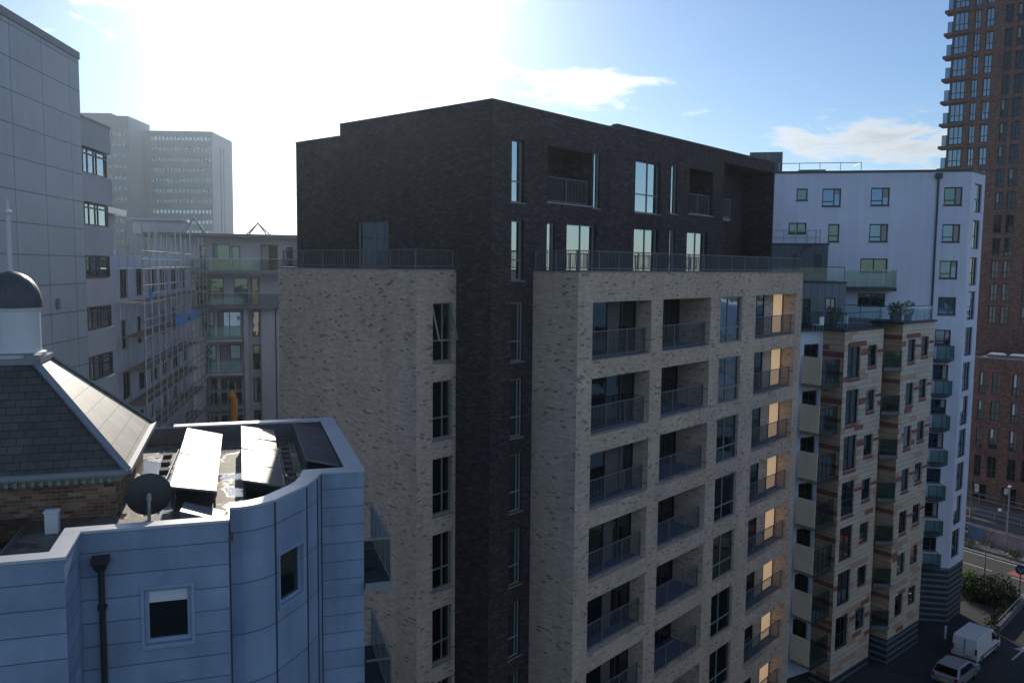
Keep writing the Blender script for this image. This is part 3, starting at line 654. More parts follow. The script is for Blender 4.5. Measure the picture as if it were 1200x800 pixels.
# solar panels: three tilted columns
PVROWS = [('bright left', -1.5, -.55, 19.0, 4), ('middle', -.02, .9, 19.1, 4), ('shaded right', 1.46, 2.3, 20.75, 3)]
names = {('bright left', 0): 'solar panel in the bright left column, nearest the satellite dish', ('bright left', 1): 'solar panel in the bright left column, second from the satellite dish',
         ('bright left', 2): 'solar panel in the bright left column, second from the rear parapet', ('bright left', 3): 'solar panel in the bright left column, against the rear parapet',
         ('middle', 0): 'solar panel at the front end of the middle column, half in shadow', ('middle', 1): 'solar panel second from the front in the middle column',
         ('middle', 2): 'solar panel third from the front in the middle column', ('middle', 3): 'solar panel at the rear end of the middle column by the parapet',
         ('shaded right', 0): 'dark solar panel in the shaded right column, nearest the curved coping', ('shaded right', 1): 'dark solar panel in the middle of the shaded right column', ('shaded right', 2): 'dark solar panel at the rear of the shaded right column'}
for nm, p0, p1, q0, n in PVROWS:
    for k in range(n):
        qa, qb = q0 + k * 1.665, q0 + k * 1.665 + 1.61; jt_ = random.uniform(-.02, .02); za, zb = 20.78 + jt_, 20.58 - jt_
        t = root('solar_panel', names[(nm, k)], 'solar panel', pq((p0 + p1) / 2, (qa + qb) / 2, ZR), 'solar panels on the flat roof')
        def P4(i0, i1, j0, j1, dz): return [pq(p0 + (p1 - p0) * i, qa + (qb - qa) * j, za + (zb - za) * i + dz) for i, j in ((i0, j0), (i1, j0), (i1, j1), (i0, j1))]
        mb = MB(); mb.hexa(P4(.03, .97, .02, .98, -.03) + P4(.03, .97, .02, .98, .0)); mb.build('cell_sheet', M['pv'], t)
        mb = MB()
        for r_ in ((0, 1, 0, .02), (0, 1, .98, 1), (0, .03, .0205, .9795), (.97, 1, .0205, .9795)): mb.hexa(P4(*r_, -.04) + P4(*r_, .006))
        mb.build('frame', M['greytrim'], t)
        mb = MB()
        for j in (.2, .8):
            a_, b_ = P4(.06, .94, j, j, -.042)[:2]; mb.bar(a_, Vector((a_.x, a_.y, ZR)), .04); mb.bar(b_, Vector((b_.x, b_.y, ZR)), .04); mb.bar(a_, b_, .04)
        a_ = P4(.02, .02, .05, .95, -.05); mb.face([a_[0], a_[2], Vector((a_[2].x, a_[2].y, ZR + .06)), Vector((a_[0].x, a_[0].y, ZR + .06))])
        mb.build('mounting', M['greytrim'], t)
# ballast slabs and cable runs between the panels
sp = [(-.32, 19.6 + .75 * k) for k in range(0)] + [(-.10 - .12, 19.9 + .8 * k) for k in range(0)] + [(1.16, 20.6 + .62 * k) for k in range(9)] + [(-1.95, 21.2 + .9 * k) for k in range(5)]
for k, (p, q) in enumerate(sp):
    mb = MB(); r_ = random.uniform(-.06, .06)
    mb.box(FPQ, p - .11 + r_, p + .11 + r_, q - .17, q + .17, ZR + .002, ZR + .085)
    side = 'beside the bright left column' if p < -1 else 'between the left and middle columns' if p < .5 else 'between the middle and shaded right columns'
    tag(mb.build('ballast_slab', M['ballast'], None, bevel=.01), 'small ballast slab on the roof ' + side + ' of solar panels', 'slab', 'ballast slabs ' + side)
mb = MB()
for pts in ([(1.05, 20.4), (1.0, 22.5), (1.06, 26.2)], [(1.3, 20.9), (1.27, 23.5), (1.33, 26.0)], [(-1.75, 19.2), (-1.8, 22), (-1.72, 26)]):
    for a_, b_ in zip(pts, pts[1:]): mb.tube(pq(*a_, ZR + .05), pq(*b_, ZR + .05), .022, n=6)
tag(mb.build('cable_conduit', M['plastic']), 'black cable conduits running along the flat roof between solar panels', 'conduit')
# satellite dish
dc = pq(-1.78, 17.75, 20.62); t = root('satellite_dish', 'dark round satellite dish on a pole at the parapet, seen from behind', 'satellite dish', pq(-1.78, 17.75, ZR))
face_n = (Qd * .98 - Pd * .12 + UP * .10).normalized(); dx = face_n.cross(UP).normalized(); dy = dx.cross(face_n)
dc2 = pq(-1.8, 17.95, 20.86); mb = MB(); rr, nn_ = .44, 28; prev = None
for i in range(6):
    r_ = rr * i / 5; ring = [dc2 + face_n * (.22 * (r_) ** 2 / rr) + (dx * math.cos(6.2832 * k / nn_) + dy * math.sin(6.2832 * k / nn_)) * r_ for k in range(nn_)]
    if prev:
        for k in range(nn_):
            a_, b_, c_, d_ = prev[k], prev[(k + 1) % nn_], ring[(k + 1) % nn_], ring[k]
            mb.face([a_, b_, c_, d_], smooth=True); o_ = face_n * .012; mb.face([d_ + o_, c_ + o_, b_ + o_, a_ + o_], smooth=True)
    prev = ring
mb.build('dish', M['trim'], t)
mb = MB(); mb.tube(pq(-1.8, 17.8, ZR), dc2 - face_n * .12 + Vector((0, 0, .1)), .035); mb.bar(dc2 - face_n * .14, dc2, .1); mb.tube(pq(-1.8, 17.8, ZR + .02), pq(-1.8, 17.8, ZR + .05), .16, n=12); mb.build('mast', M['galv'], t)
mb = MB(); mb.tube(dc2 - dy * .38, dc2 + face_n * .42 - dy * .1, .014); mb.tube(dc2 + face_n * .40 - dy * .1, dc2 + face_n * .5 - dy * .08, .03); mb.build('feed_arm', M['galv'], t)
# white vent box, roof light, stacked trim
mb = MB(); bxp = pq(-3.62, 18.3); mb.box(FPQ, -3.74, -3.50, 18.2, 18.42, ZR + .002, ZR + .42)
mb.box(FPQ, -3.76, -3.48, 18.18, 18.44, ZR + .42, ZR + .45); tag(mb.build('roof_vent', M['white'], None, bevel=.01), 'small white box vent standing on the dark flat roof', 'vent')
mb = MB(); mb.box(FPQ, -5.6, -4.15, 16.6, 19.0, ZR + .002, ZR + .14); rl = tag(mb.build('roof_light', M['alu'], None), 'large flat glazed roof light with a thin metal frame beside the white vent', 'roof light')
mb = MB(); mb.box(FPQ, -5.55, -4.18, 16.63, 18.97, ZR + .14, ZR + .155); mb.build('pane', M['g_dark'], rl)
for k, (p, q, l, a_) in enumerate(((-1.9, 17.3, .9, .3), (-1.2, 17.6, 1.1, -.2), (-.9, 17.25, .8, .15), (-2.1, 18.2, .7, .9))):
    mb = MB(); u_ = Pd * math.cos(a_) + Qd * math.sin(a_); c_ = pq(p, q, ZR + .04 + .03 * (k % 2)); mb.bar(c_ - u_ * l / 2, c_ + u_ * l / 2, .14, .04)
    tag(mb.build('timber_offcut', M['wood']), 'loose board lying on the roof below the satellite dish', 'board', 'loose boards below the satellite dish')
mb = MB(); mb.hexa([pq(p, q, ZR + .02) for p, q in ((-1.25, 18.1), (-.4, 17.95), (-.35, 18.7), (-1.2, 18.85))] + [pq(p, q, ZR + z) for p, q, z in ((-1.25, 18.1, .30), (-.4, 17.95, .06), (-.35, 18.7, .06), (-1.2, 18.85, .30))])
tag(mb.build('sloped_hatch', M['greytrim'], None, bevel=.01), 'dark sloping hatch cover in front of the bright left solar column', 'hatch')

# ------------------------------------------------------------------ pavilion with slate roof and cupola
pav = root('slate_roofed_pavilion', 'old pavilion with a steep hipped slate roof carrying a domed white cupola', 'building', pq(-5.3, 21.9, ZR - .1))
ze, zt_ = 21.12, 23.24; pe, qe0, qe1 = -2.3, 19.05, 24.75; pl = -9.3; dtop = 2.1
mb = MB()
poly = [pq(pe - .28, qe0 + .22).xy, pq(pe - .28, qe1 - .2).xy, pq(pl + .25, qe1 - .2).xy, pq(pl + .25, qe0 + .22).xy]; mb.prism([tuple(p) for p in poly], ZR - .1, ze - .2, top=False)
mb.build('wall', M['oldbrick'], pav)
mb = MB(); mb.box(FPQ, pl + .1, pe - .14, qe0 + .1, qe1 - .1, ze - .2, ze - .1)
x = pl + .2
while x < pe - .25:
    mb.box(FPQ, x, x + .07, qe0 + .02, qe0 + .099, ze - .2, ze - .105); x += .16
mb.box(FPQ, pl + .02, pe - .06, qe0 + .02, qe1 - .02, ze - .1, ze - .02); mb.build('cornice', M['cornice'], pav)
A_, B_, C_, D_ = pq(pl, qe0, ze), pq(pe, qe0, ze), pq(pe, qe1, ze), pq(pl, qe1, ze)
a_, b_, c_, d_ = pq(pl + dtop, qe0 + dtop, zt_), pq(pe - dtop, qe0 + dtop, zt_), pq(pe - dtop, qe1 - dtop, zt_), pq(pl + dtop, qe1 - dtop, zt_)
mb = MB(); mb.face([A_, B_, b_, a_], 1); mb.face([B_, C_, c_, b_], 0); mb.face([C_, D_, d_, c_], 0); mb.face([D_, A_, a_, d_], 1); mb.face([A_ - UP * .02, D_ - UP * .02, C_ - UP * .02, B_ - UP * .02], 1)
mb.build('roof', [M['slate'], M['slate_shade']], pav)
mb = MB()
for s_, e_ in ((B_, b_), (C_, c_), (A_, a_)): mb.bar(s_ + UP * .03, e_ + UP * .03, .17, .05)
mb.bar(B_ + UP * .01, C_ + UP * .01, .12, .1); mb.bar(A_ + UP * .01, B_ + UP * .01, .12, .1); mb.build('hip_flashing', M['lead'], pav)
mb = MB(); mb.box(FPQ, pl + dtop - .1, pe - dtop + .08, qe0 + dtop - .08, qe1 - dtop + .08, zt_ - .02, zt_ + .1); mb.box(FPQ, pe - dtop - .2, pe - dtop + .12, qe0 + dtop - .12, qe0 + dtop + .3, zt_ + .1, zt_ + .2)
mb.tube(pq(pl + dtop, qe0 + dtop - .02, zt_ + .22), pq(pe - dtop, qe0 + dtop - .02, zt_ + .22), .02); mb.build('roof_platform', M['lead'], pav)
cc = pq(-5.0, 21.95, 0); mb = MB()
mb.lathe(cc, [(.0, zt_ + .1), (.68, zt_ + .1), (.68, zt_ + .2), (.58, zt_ + .22), (.58, zt_ + 1.16), (.61, zt_ + 1.17), (.62, zt_ + 1.24), (0, zt_ + 1.25)], 28); cup = mb.build('cupola', M['cream'], pav)
mb = MB(); z0 = zt_ + 1.25; mb.lathe(cc, [(.66, z0 - .01), (.66, z0 + .03)] + [(.64 * math.cos(math.pi / 2 * i / 18) ** .9 if i < 18 else 0, z0 + .03 + .76 * math.sin(math.pi / 2 * i / 18) + .03 * (i / 18) ** 6) for i in range(19)], 28); mb.build('dome', M['dome'], cup)
mb = MB(); mb.lathe(cc, [(.1, z0 + .74), (.055, z0 + .82), (.05, z0 + 2.1), (.09, z0 + 2.12), (.09, z0 + 2.18), (.045, z0 + 2.2), (.02, z0 + 2.42), (0, z0 + 2.44)], 12); mb.build('finial', M['cream'], cup)

# ------------------------------------------------------------------ grey panel tower and ribbon-window block at the left
gdir = az(-5.5); gn = az(84.5); FG = Frame(at_dist(92, 70, 48).xy, gdir, gn)
_, zg = FG.hit(92, 70)
gt = root('grey_panel_building', 'tall plain grey panel clad building at the far left edge', 'building', FG.pt(-6, -6, 0))
mb = MB(); wall(mb, FG, -34, 0, 0, zg); wall(mb, Frame(FG.pt(0, 0, 0).xy, -gn, gdir), 0, 24, 0, zg); wall(mb, Frame(FG.pt(-34, -24, 0).xy, gn, -gdir), 0, 24, 0, zg); mb.face([FG.pt(-34, 0, zg), FG.pt(0, 0, zg), FG.pt(0, -24, zg), FG.pt(-34, -24, zg)]); mb.build('wall', M['greypanel'], gt)
mb = MB(); mb.box(FG, -34, .04, -.4, .05, zg, zg + .35); mb.build('coping', M['greytrim'], gt)
mb = MB(); s_, z_ = FG.hit(67, 356); mb.box(FG, s_ - .12, s_ + .12, .003, .1, z_ - .25, z_ + .25); mb.build('wall_box', M['greytrim'], gt)
rb = root('ribbon_window_block', 'white block with dark ribbon windows joined to the grey panel building', 'building', FG.pt(2, -4, 0))
s1, zr = FG.hit(128, 151.5); 
mb = MB(); mb.box(FG, .03, s1, -14, -.25, 0, zr - .25); mb.build('wall', M['trim'], rb)
bands = [(151.5, 181), (210, 241), (267, 300), (326, 357), (383.5, 412), (441, 470)]
zb_ = [(FG.hit(128, b_)[1], FG.hit(128, a_)[1]) for a_, b_ in bands]
for k, (z0, z1) in enumerate(zb_):
    mb = MB(); mb.box(FG, .03, s1 + .1, -.249, .0 + (.0 if k else 0), z0, z1); mb.box(FG, s1 - 6, s1 + .1, -14, -14.2, z0, z1) if False else None
    mb.build('wall_band', M['paleR'], rb)
    if k + 1 < len(zb_):
        zz = zb_[k + 1][1]; window(rb, FG, (.05, s1 - .05, zz + .01, z0 - .01), .17, cols=(.14, .3, .52, .62, .92), rows=(.78,), fm=M['trim'], gm=M['g_mid'], fw=.09)
mb = MB(); mb.box(FG, 0.03, s1 + .12, -14, .03, zr, zr + .12); mb.build('coping', M['greytrim'], rb)

# ------------------------------------------------------------------ courtyard flats, wing under scaffold
FC = Frame(pq(-30, 80).xy, Pd, -Qd)
cf = root('courtyard_flats', 'pale courtyard flats with glass balconies and a flat overhanging roof behind the scaffold', 'building', pq(-1, 82))
def cs(px, py): return FC.hit(px, py)
zroof = cs(270, 277)[1]
sl_, sr_ = cs(178, 300)[0], cs(346, 300)[0] + 9
PIT = cs(300, 318)[1] - cs(300, 357)[1]
levels = [cs(300, 318)[1] - PIT * k for k in range(0, 9)]
holes = []; doors = []
S = lambda px: cs(px, 330)[0]
for k in range(8):
    z0 = levels[k]                                # floor of this storey
    if z0 < .2: break
    if k == 0: spans = [(235, 243, 'd'), (250, 270, 'g'), (272, 282, 'd'), (306, 326, 'g'), (336, 344, 'd')]
    elif k == 1: spans = [(230, 262, 'g'), (274, 291, 'g'), (293, 304, 'g'), (330, 344, 'g')]
    elif k == 2: spans = [(236, 250, 'g'), (254, 282, 'g'), (295, 303.5, 'w')]
    else: spans = [(240, 252, 'g'), (256, 281, 'g'), (295, 303.5, 'w')]
    for a_, b_, ty in spans:
        holes.append((S(a_), S(b_), z0 + .12, z0 + PIT * (.80 if ty != 'd' else .74), .35 if ty == 'g' else .2)); doors.append(ty)
mb = MB(); wall(mb, FC, sl_, sr_, 0, zroof - .1, holes); mb.box(FC, sl_, sr_, -12, -.4, zroof - .3, zroof - .1); mb.build('wall', M['paleR'], cf)
for h, ty in zip(holes, doors):
    kcur = random.random(); n_ = max(1, round((h[1] - h[0]) / 1.0))
    window(cf, FC, h, .12, cols=[i / n_ for i in range(1, n_)], fm=M['trim'], gm=random.choice((M['g_dark'], M['g_dark'], M['g_mid'])), fw=.08, blind=(1.0, M['curtain'], 0, random.choice((.25, .4, .5))) if kcur < .4 else None)
mb = MB(); mb.box(FC, sl_ - .6, sr_ + .3, -12, 1.7, zroof - .1, zroof + .18); mb.build('roof', M['greytrim'], cf)
for k in (0, 1):
    z0 = levels[k]; mb = MB(); mb.box(FC, S(205), sr_, .003, 1.6, z0 - .28, z0); bal = mb.build('balcony', M['greytrim'], cf)
    mb = MB(); mb.box(FC, S(207), sr_ - .1, 1.5, 1.53, z0 + .1, z0 + 1.1); mb.build('glass_panel', M['clear'], bal)
    mb = MB(); mb.box(FC, S(207), sr_ - .1, 1.49, 1.54, z0 + 1.1, z0 + 1.14); x = S(207)
    while x < sr_ - .2: mb.box(FC, x, x + .04, 1.475, 1.497, z0 + .003, z0 + 1.1); x += 1.5
    mb.build('handrail', M['alu'], bal)
for k in range(2, 8):
    z0 = levels[k]; mb = MB(); mb.box(FC, S(238), S(283), .003, 1.3, z0 - .22, z0); bal = mb.build('balcony', M['paleR'], cf)
    mb = MB(); mb.box(FC, S(238) + .05, S(283) - .05, 1.22, 1.25, z0 + .1, z0 + 1.05); mb.build('glass_panel', M['clear'], bal)
for a_, b_ in ((284.5, 290), (305, 321), (322.5, 328)):
    mb = MB(); mb.box(FC, S(a_), S(b_), .003, .9, 0, levels[1] - .3); mb.build('pilaster', M['paleR'], cf)
for px in (303, 226):
    sx = cs(px, 270)[0]; zz = zroof + .18; mb = MB(); top = FC.pt(sx, -2.2, zz + 1.15 if px == 303 else zz + 1.5)
    for ds2, dt in ((-1.1, -1.2), (1.1, -1.2), (-.9, -3.2), (.9, -3.2)): mb.tube(FC.pt(sx + ds2, dt, zz), top, .06)
    mb.tube(FC.pt(sx - 1.1, -1.2, zz + .03), FC.pt(sx + 1.1, -1.2, zz + .03), .05); mb.tube(top, top + UP * .25, .05)
    tag(mb.build('roof_tripod', M['galv']), 'pyramid of metal props on the flat roof ' + ('against open sky near the dark brick block' if px == 303 else 'below the distant office tower'), 'roof frame')
# roof plant room at the end of the courtyard roof
mb = MB(); s0, s1_ = cs(150, 265)[0], cs(213, 265)[0]; zz = zroof + .18; mb.box(FC, s0, s1_, -9, -3.5, zz, zz + 1.25); pr = tag(mb.build('plant_room', M['paleR']), 'long low white plant room on the courtyard roof below the office tower', 'plant room')
mb = MB(); mb.box(FC, s0 - .2, s1_ + .3, -9.2, -3.2, zz + 1.25, zz + 1.4); mb.build('roof', M['coping'], pr)
# wing wall under scaffold
FW = Frame(pq(-6.9, 52.6).xy, az(-11.8), az(78.2))
wing = root('scaffolded_wing', 'white flats wing wrapped in scaffolding between the ribbon block and the courtyard flats', 'building', pq(-9, 65))
zw = zroof - 2.0; holes = []
for k in range(8):
    for s_ in (1.6, 5.6, 9.5, 13.5, 17.5, 21.5):
        z0 = zw - 2.6 - 3.05 * k
        if z0 > .3: holes.append((s_, s_ + 1.5 + .6 * ((k + int(s_)) % 2), z0, z0 + 1.75, .2))
mb = MB(); wall(mb, FW, -.5, 26.5, 0, zw, holes); mb.box(FW, -.5, 26.5, -8, -.4, zw - .3, zw); wall(mb, Frame(FW.pt(-.5, -8, 0).xy, Pd, -Qd), 0, 8, 0, zw); mb.build('wall', M['render'], wing)
for h in holes: window(wing, FW, h, .1, cols=(.5,), fm=M['trim'], gm=M['g_dark'], fw=.08)
mb = MB(); mb.box(FW, -.5, 4.5, -6, -.8, zw + .003, zw + 2.4); mb.build('roof_room', M['paleR'], wing)
mb = MB(); mb.box(FW, -.8, 5.2, -6.2, -.3, zw + 2.4, zw + 2.75); mb.build('roof_canopy', M['coping'], wing)
mb = MB(); mb.box(FW, 1.6, 2.3, -.8, -.77, zw + .4, zw + 1.9); mb.build('door', M['trim'], wing)
sf = root('scaffolding', 'tall tube scaffolding with boards, guard rails and blue sheeting against the white wing', 'scaffolding', pq(-5.9, 65))
lifts = [2.0 * k + 1.2 for k in range(13)]; ztop = lifts[-1] + 2.2
for si in range(13):
    for t_ in (.35, 1.65):
        mb = MB(); s_ = si * 2.0 + .2; mb.tube(FW.pt(s_, t_, 0), FW.pt(s_ + random.uniform(-.05, .05), t_, ztop + random.uniform(-.6, .9)), .038, n=6); mb.build('standard', M['galv'], sf)
for z in lifts:
    for t_ in (.35, 1.65):
        mb = MB(); mb.tube(FW.pt(-.3, t_, z), FW.pt(25.2, t_, z + random.uniform(-.05, .05)), .036, n=6); mb.build('ledger', M['galv'], sf)
    for dz in (.55, 1.05):
        mb = MB(); mb.tube(FW.pt(-.3, 1.68, z + dz), FW.pt(25.2, 1.68, z + dz), .032, n=6); mb.build('guard_rail', M['galv'], sf)
    k0, k1 = random.choice((0, 1, 2)), random.choice((7, 8, 9)); mb = MB(); mb.box(FW, k0 * 2.8, k1 * 2.8, .45, 1.55, z + .05, z + .09); mb.build('boarding', M['wood'], sf)
for k in range(10):
    mb = MB(); s_ = random.choice(range(11)) * 2 + .2; z = random.choice(lifts[:-1]); mb.tube(FW.pt(s_, 1.72, z), FW.pt(s_ + 2, 1.72, z + 2), .034, n=6); mb.build('brace', M['galv'], sf)
M['net'] = clear_glass('debris_net', (.72, .74, .74), 0)
nt = M['net'].node_tree
for n_ in list(nt.nodes):
    if n_.type in ('FRESNEL', 'MATH', 'NEW_GEOMETRY'): nt.nodes.remove(n_)
mxn = [n_ for n_ in nt.nodes if n_.type == 'MIX_SHADER'][0]; mxn.inputs[0].default_value = .45; dn = N(nt, 'ShaderNodeBsdfDiffuse'); dn.inputs[0].default_value = (.45, .48, .47, 1); nt.links.new(dn.outputs[0], mxn.inputs[2])
for s_, z, l in ((0, lifts[4], 6), (6, lifts[3], 4), (2, lifts[6], 4), (12, lifts[5], 8), (16, lifts[2], 6), (8, lifts[6], 4)):
    mb = MB(); n_ = 10
    for i in range(n_):
        a_, b_ = i / n_, (i + 1) / n_; w0, w1 = .08 * math.sin(i * 2.1 + s_), .08 * math.sin((i + 1) * 2.1 + s_)
        mb.face([FW.pt(s_ + l * a_, 1.73 + w0, z), FW.pt(s_ + l * b_, 1.73 + w1, z), FW.pt(s_ + l * b_, 1.72 - w1, z + 2), FW.pt(s_ + l * a_, 1.72 - w0, z + 2)])
    mb.build('debris_net', M['net'], sf)
for s_, z, l, hgt in ((9, lifts[-3], 5, .8), (1, lifts[-2] + .2, 1.0, .6), (15, lifts[-3] + .1, 4, .6)):
    mb = MB(); n_ = 14
    for i in range(n_):
        a_, b_ = i / n_, (i + 1) / n_; w0, w1 = .06 * math.sin(i * 1.7), .06 * math.sin((i + 1) * 1.7)
        mb.face([FW.pt(s_ + l * a_, 1.76 + w0, z), FW.pt(s_ + l * b_, 1.76 + w1, z), FW.pt(s_ + l * b_, 1.74 + w1 * .5, z + hgt), FW.pt(s_ + l * a_, 1.74 + w0 * .5, z + hgt)])
    mb.build('sheeting', M['sheet'], sf)
# lower scaffold bay in front of the courtyard flats, and the orange chute
sf2 = root('scaffolding', 'low scaffold bay in the courtyard in front of the flats, beside the orange chute', 'scaffolding', FC.pt(S(262), 2.6, 0))
for i in range(6):
    for t_ in (2.0, 3.2):
        mb = MB(); x = S(240) + i * (S(282) - S(240)) / 5; mb.tube(FC.pt(x, t_, 0), FC.pt(x, t_, levels[3] - random.uniform(0, 1.5)), .04, n=6); mb.build('standard', M['galv'], sf2)
for z in [levels[4] - .4 - 2 * k for k in range(-1, 6)]:
    for t_ in (2.0, 3.2):
        if z > .5: mb = MB(); mb.tube(FC.pt(S(238), t_, z), FC.pt(S(284), t_, z), .038, n=6); mb.build('ledger', M['galv'], sf2)
    if z > .5: mb = MB(); mb.box(FC, S(240), S(281), 2.1, 3.1, z + .05, z + .1); mb.build('boarding', M['wood'], sf2)
mb = MB(); x, z = cs(271, 453); pts = [FC.pt(x - .15, 3.6, z), FC.pt(x + .25, 3.6, z - .5), FC.pt(x + .2, 3.65, z - 2.2), FC.pt(x + .05, 3.65, z - 4.5), FC.pt(x + .1, 3.65, .2)]
for a_, b_ in zip(pts, pts[1:]): mb.tube(a_, b_, .32, n=10)
tag(mb.build('rubble_chute', M['orange']), 'orange plastic chute hanging in the courtyard below the flats', 'chute')

# ------------------------------------------------------------------ distant office tower
def office(name, label, front, side, top_px, floors, cols_n, base=0):
    pass
A0 = at_dist(168, 153, 300); FT = Frame(A0.xy, az(88), az(178)); zt2 = A0.z
ot = root('office_tower', 'distant pale blue office slab tower with bands of windows, hazy under the sun', 'building', FT.pt(10, -10, 0))
LT = FT.hit(248, 153)[0]; sx0 = FT.hit(90, 150)[0]; s150, s176 = FT.hit(150, 140)[0], FT.hit(177, 140)[0]
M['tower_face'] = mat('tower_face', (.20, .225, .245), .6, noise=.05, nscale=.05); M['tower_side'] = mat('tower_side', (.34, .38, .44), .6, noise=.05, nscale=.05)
zf = [zt2 - 1.4 - 3.33 * k for k in range(11)]
holes = [(2.0, LT - .2, z - 2.05, z, .3) for z in zf]
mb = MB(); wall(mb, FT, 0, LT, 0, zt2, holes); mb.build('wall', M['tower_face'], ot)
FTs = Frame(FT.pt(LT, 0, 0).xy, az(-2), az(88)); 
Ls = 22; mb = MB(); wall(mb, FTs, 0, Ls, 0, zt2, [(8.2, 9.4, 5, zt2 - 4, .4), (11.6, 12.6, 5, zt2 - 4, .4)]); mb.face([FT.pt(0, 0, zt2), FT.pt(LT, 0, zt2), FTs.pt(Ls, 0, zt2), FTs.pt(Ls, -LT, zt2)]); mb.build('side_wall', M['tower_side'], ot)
for a_, b_ in ((8.2, 9.4), (11.6, 12.6)): window(ot, FTs, (a_, b_, 5, zt2 - 4), .2, fm=M['trim'], gm=M['g_dark'], fw=.15)
for k, h in enumerate(holes):
    window(ot, FT, h, .1, cols=[i / 16 for i in range(1, 16)], fm=M['tower_face'], gm=M['g_mid'] if k in (0, 7, 8, 9) else M['g_tower'], fw=.5, name='ribbon_window')
mb = MB(); wall(mb, Frame(FT.pt(0, 0, 0).xy, az(-2), az(-92)), 0, Ls, 0, zt2); wall(mb, Frame(FTs.pt(Ls, 0, 0).xy, az(-92), az(-2)), 0, LT, 0, zt2); mb.build('rear_wall', M['tower_side'], ot)
A1 = FT.pt(s176, 9, 0); FT2 = Frame(FT.pt(sx0, 9, 0).xy, az(88), az(178)); L2 = FT2.hit(150, 136)[0]; zt3 = FT2.hit(150, 136)[1]
ot2 = root('office_tower', 'taller left wing tower standing beside the office slab, partly behind the ribbon block', 'building', FT2.pt(10, -8, 0))
holes = [(max(.6, L2 - 24), L2 - .6, z - 2.05, z, .3) for z in [zt3 - 4.6 - 3.33 * k for k in range(11)]]
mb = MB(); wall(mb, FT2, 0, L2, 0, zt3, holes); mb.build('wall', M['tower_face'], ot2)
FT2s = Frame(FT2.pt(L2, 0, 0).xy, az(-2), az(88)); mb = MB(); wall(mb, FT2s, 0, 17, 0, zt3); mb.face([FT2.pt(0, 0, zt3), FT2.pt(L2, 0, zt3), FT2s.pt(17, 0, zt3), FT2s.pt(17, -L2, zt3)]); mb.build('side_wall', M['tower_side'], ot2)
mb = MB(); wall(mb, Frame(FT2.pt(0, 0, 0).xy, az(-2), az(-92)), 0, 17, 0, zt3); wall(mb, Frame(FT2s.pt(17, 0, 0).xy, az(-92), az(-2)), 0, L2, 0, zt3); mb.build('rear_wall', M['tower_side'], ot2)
for h in holes: window(ot2, FT2, h, .1, cols=[i / 12 for i in range(1, 12)], fm=M['tower_face'], gm=M['g_tower'], fw=.5, name='ribbon_window')
mb = MB(); mb.box(FT2, L2 - 18, L2 - 6, -9, -2, zt3, zt3 + 1.1); mb.build('roof_plant', M['tower_face'], ot2)

# ------------------------------------------------------------------ white rendered flats
Wp = at_dist(1120, 230, 72); FWh = Frame(Wp.xy, az(101), az(191)); sc0, zwt = FWh.hit(1139, 201)
wb = root('white_rendered_flats', 'tall white rendered flats with square dark framed windows and a banded dark base', 'building', FWh.pt(-6, -6, 0))
wins = [(940, 228, 13, 14, 's'), (974.5, 231.5, 22, 21, 'w'), (1031.5, 230.5, 22, 21, 'w'), (1117, 230, 21.5, 21.5, 'w'), (934.5, 267.5, 21, 13, 'd'), (977, 273, 13, 21, 'v'), (1029.5, 273, 22, 21, 'w'), (1114.5, 273.3, 21, 21, 'w'),
        (1024, 311, 32, 16, 'd'), (1111.5, 316, 21, 21, 'w'), (1021, 351, 32, 15, 'd'), (1109.5, 358.5, 21, 21, 'w'), (1104.8, 395.5, 18.5, 18.5, 'w'), (1102, 436, 18, 18, 'w'), (1099.6, 476.3, 18, 17.5, 'w'), (1096.5, 516, 18, 17.5, 'w'), (1093.7, 557, 17, 17, 'w'), (1091, 597, 17, 17, 'w'), (1088.5, 637, 17, 16, 'w')]
hW = [(*FWh.rect(cx, cy, w_, h_), .14) for cx, cy, w_, h_, ty in wins]
sL = FWh.hit(740, 250)[0]; zbase = 2.5; FWr = Frame(FWh.pt(sc0, 0, 0).xy, az(46), az(136))  # unseen left stretch added behind the main block to keep sun off the ground
mb = MB(); wall(mb, FWh, sL, sc0, zbase, zwt, hW)
wr = [(1146, 232.5, 8.5, 34), (1143.4, 275, 8.5, 34), (1140.3, 318, 8.5, 33), (1138, 358, 8.5, 33), (1134.8, 400, 8.5, 33), (1132, 441, 8.5, 33), (1129.5, 481, 8.5, 33), (1127, 519, 8.5, 32), (1124.6, 558, 8.5, 32), (1122, 597, 8.5, 32), (1119.5, 636, 8.5, 31)]
hWr = [(*FWr.rect(*r_), .14) for r_ in wr]; Lr = FWr.hit(1155, 206)[0]
wall(mb, FWr, 0, Lr, zbase, zwt, hWr); FWe = Frame(FWr.pt(Lr, 0, 0).xy, az(-44), az(46)); wall(mb, FWe, 0, 12, zbase, zwt)
wall(mb, Frame(FWh.pt(sL, 0, 0).xy, az(11), az(-79)), 0, 11, zbase, zwt)
tp = [FWh.pt(sL, 0, zwt), FWh.pt(sc0, 0, zwt), FWr.pt(Lr, 0, zwt), FWe.pt(12, 0, zwt), FWh.pt(sL, -11, zwt)]
mb.build('wall', M['render'], wb)
mb = MB(); mb.face([p - UP * .05 for p in tp]); mb.build('roof', M['felt'], wb)
mb = MB(); mb.box(FWh, sL, sc0 + .06, -.4, .08, zwt, zwt + .16); mb.box(FWr, .05, Lr + .06, -.4, .08, zwt + .002, zwt + .158); mb.build('coping', M['trim'], wb)
mb = MB(); wall(mb, FWh, sL, sc0 + .0, 0, zbase); wall(mb, FWr, 0, Lr, 0, zbase); wall(mb, FWe, 0, 12, 0, zbase); mb.build('banded_base', M['stripe'], wb, 'base of dark and grey horizontal bands')
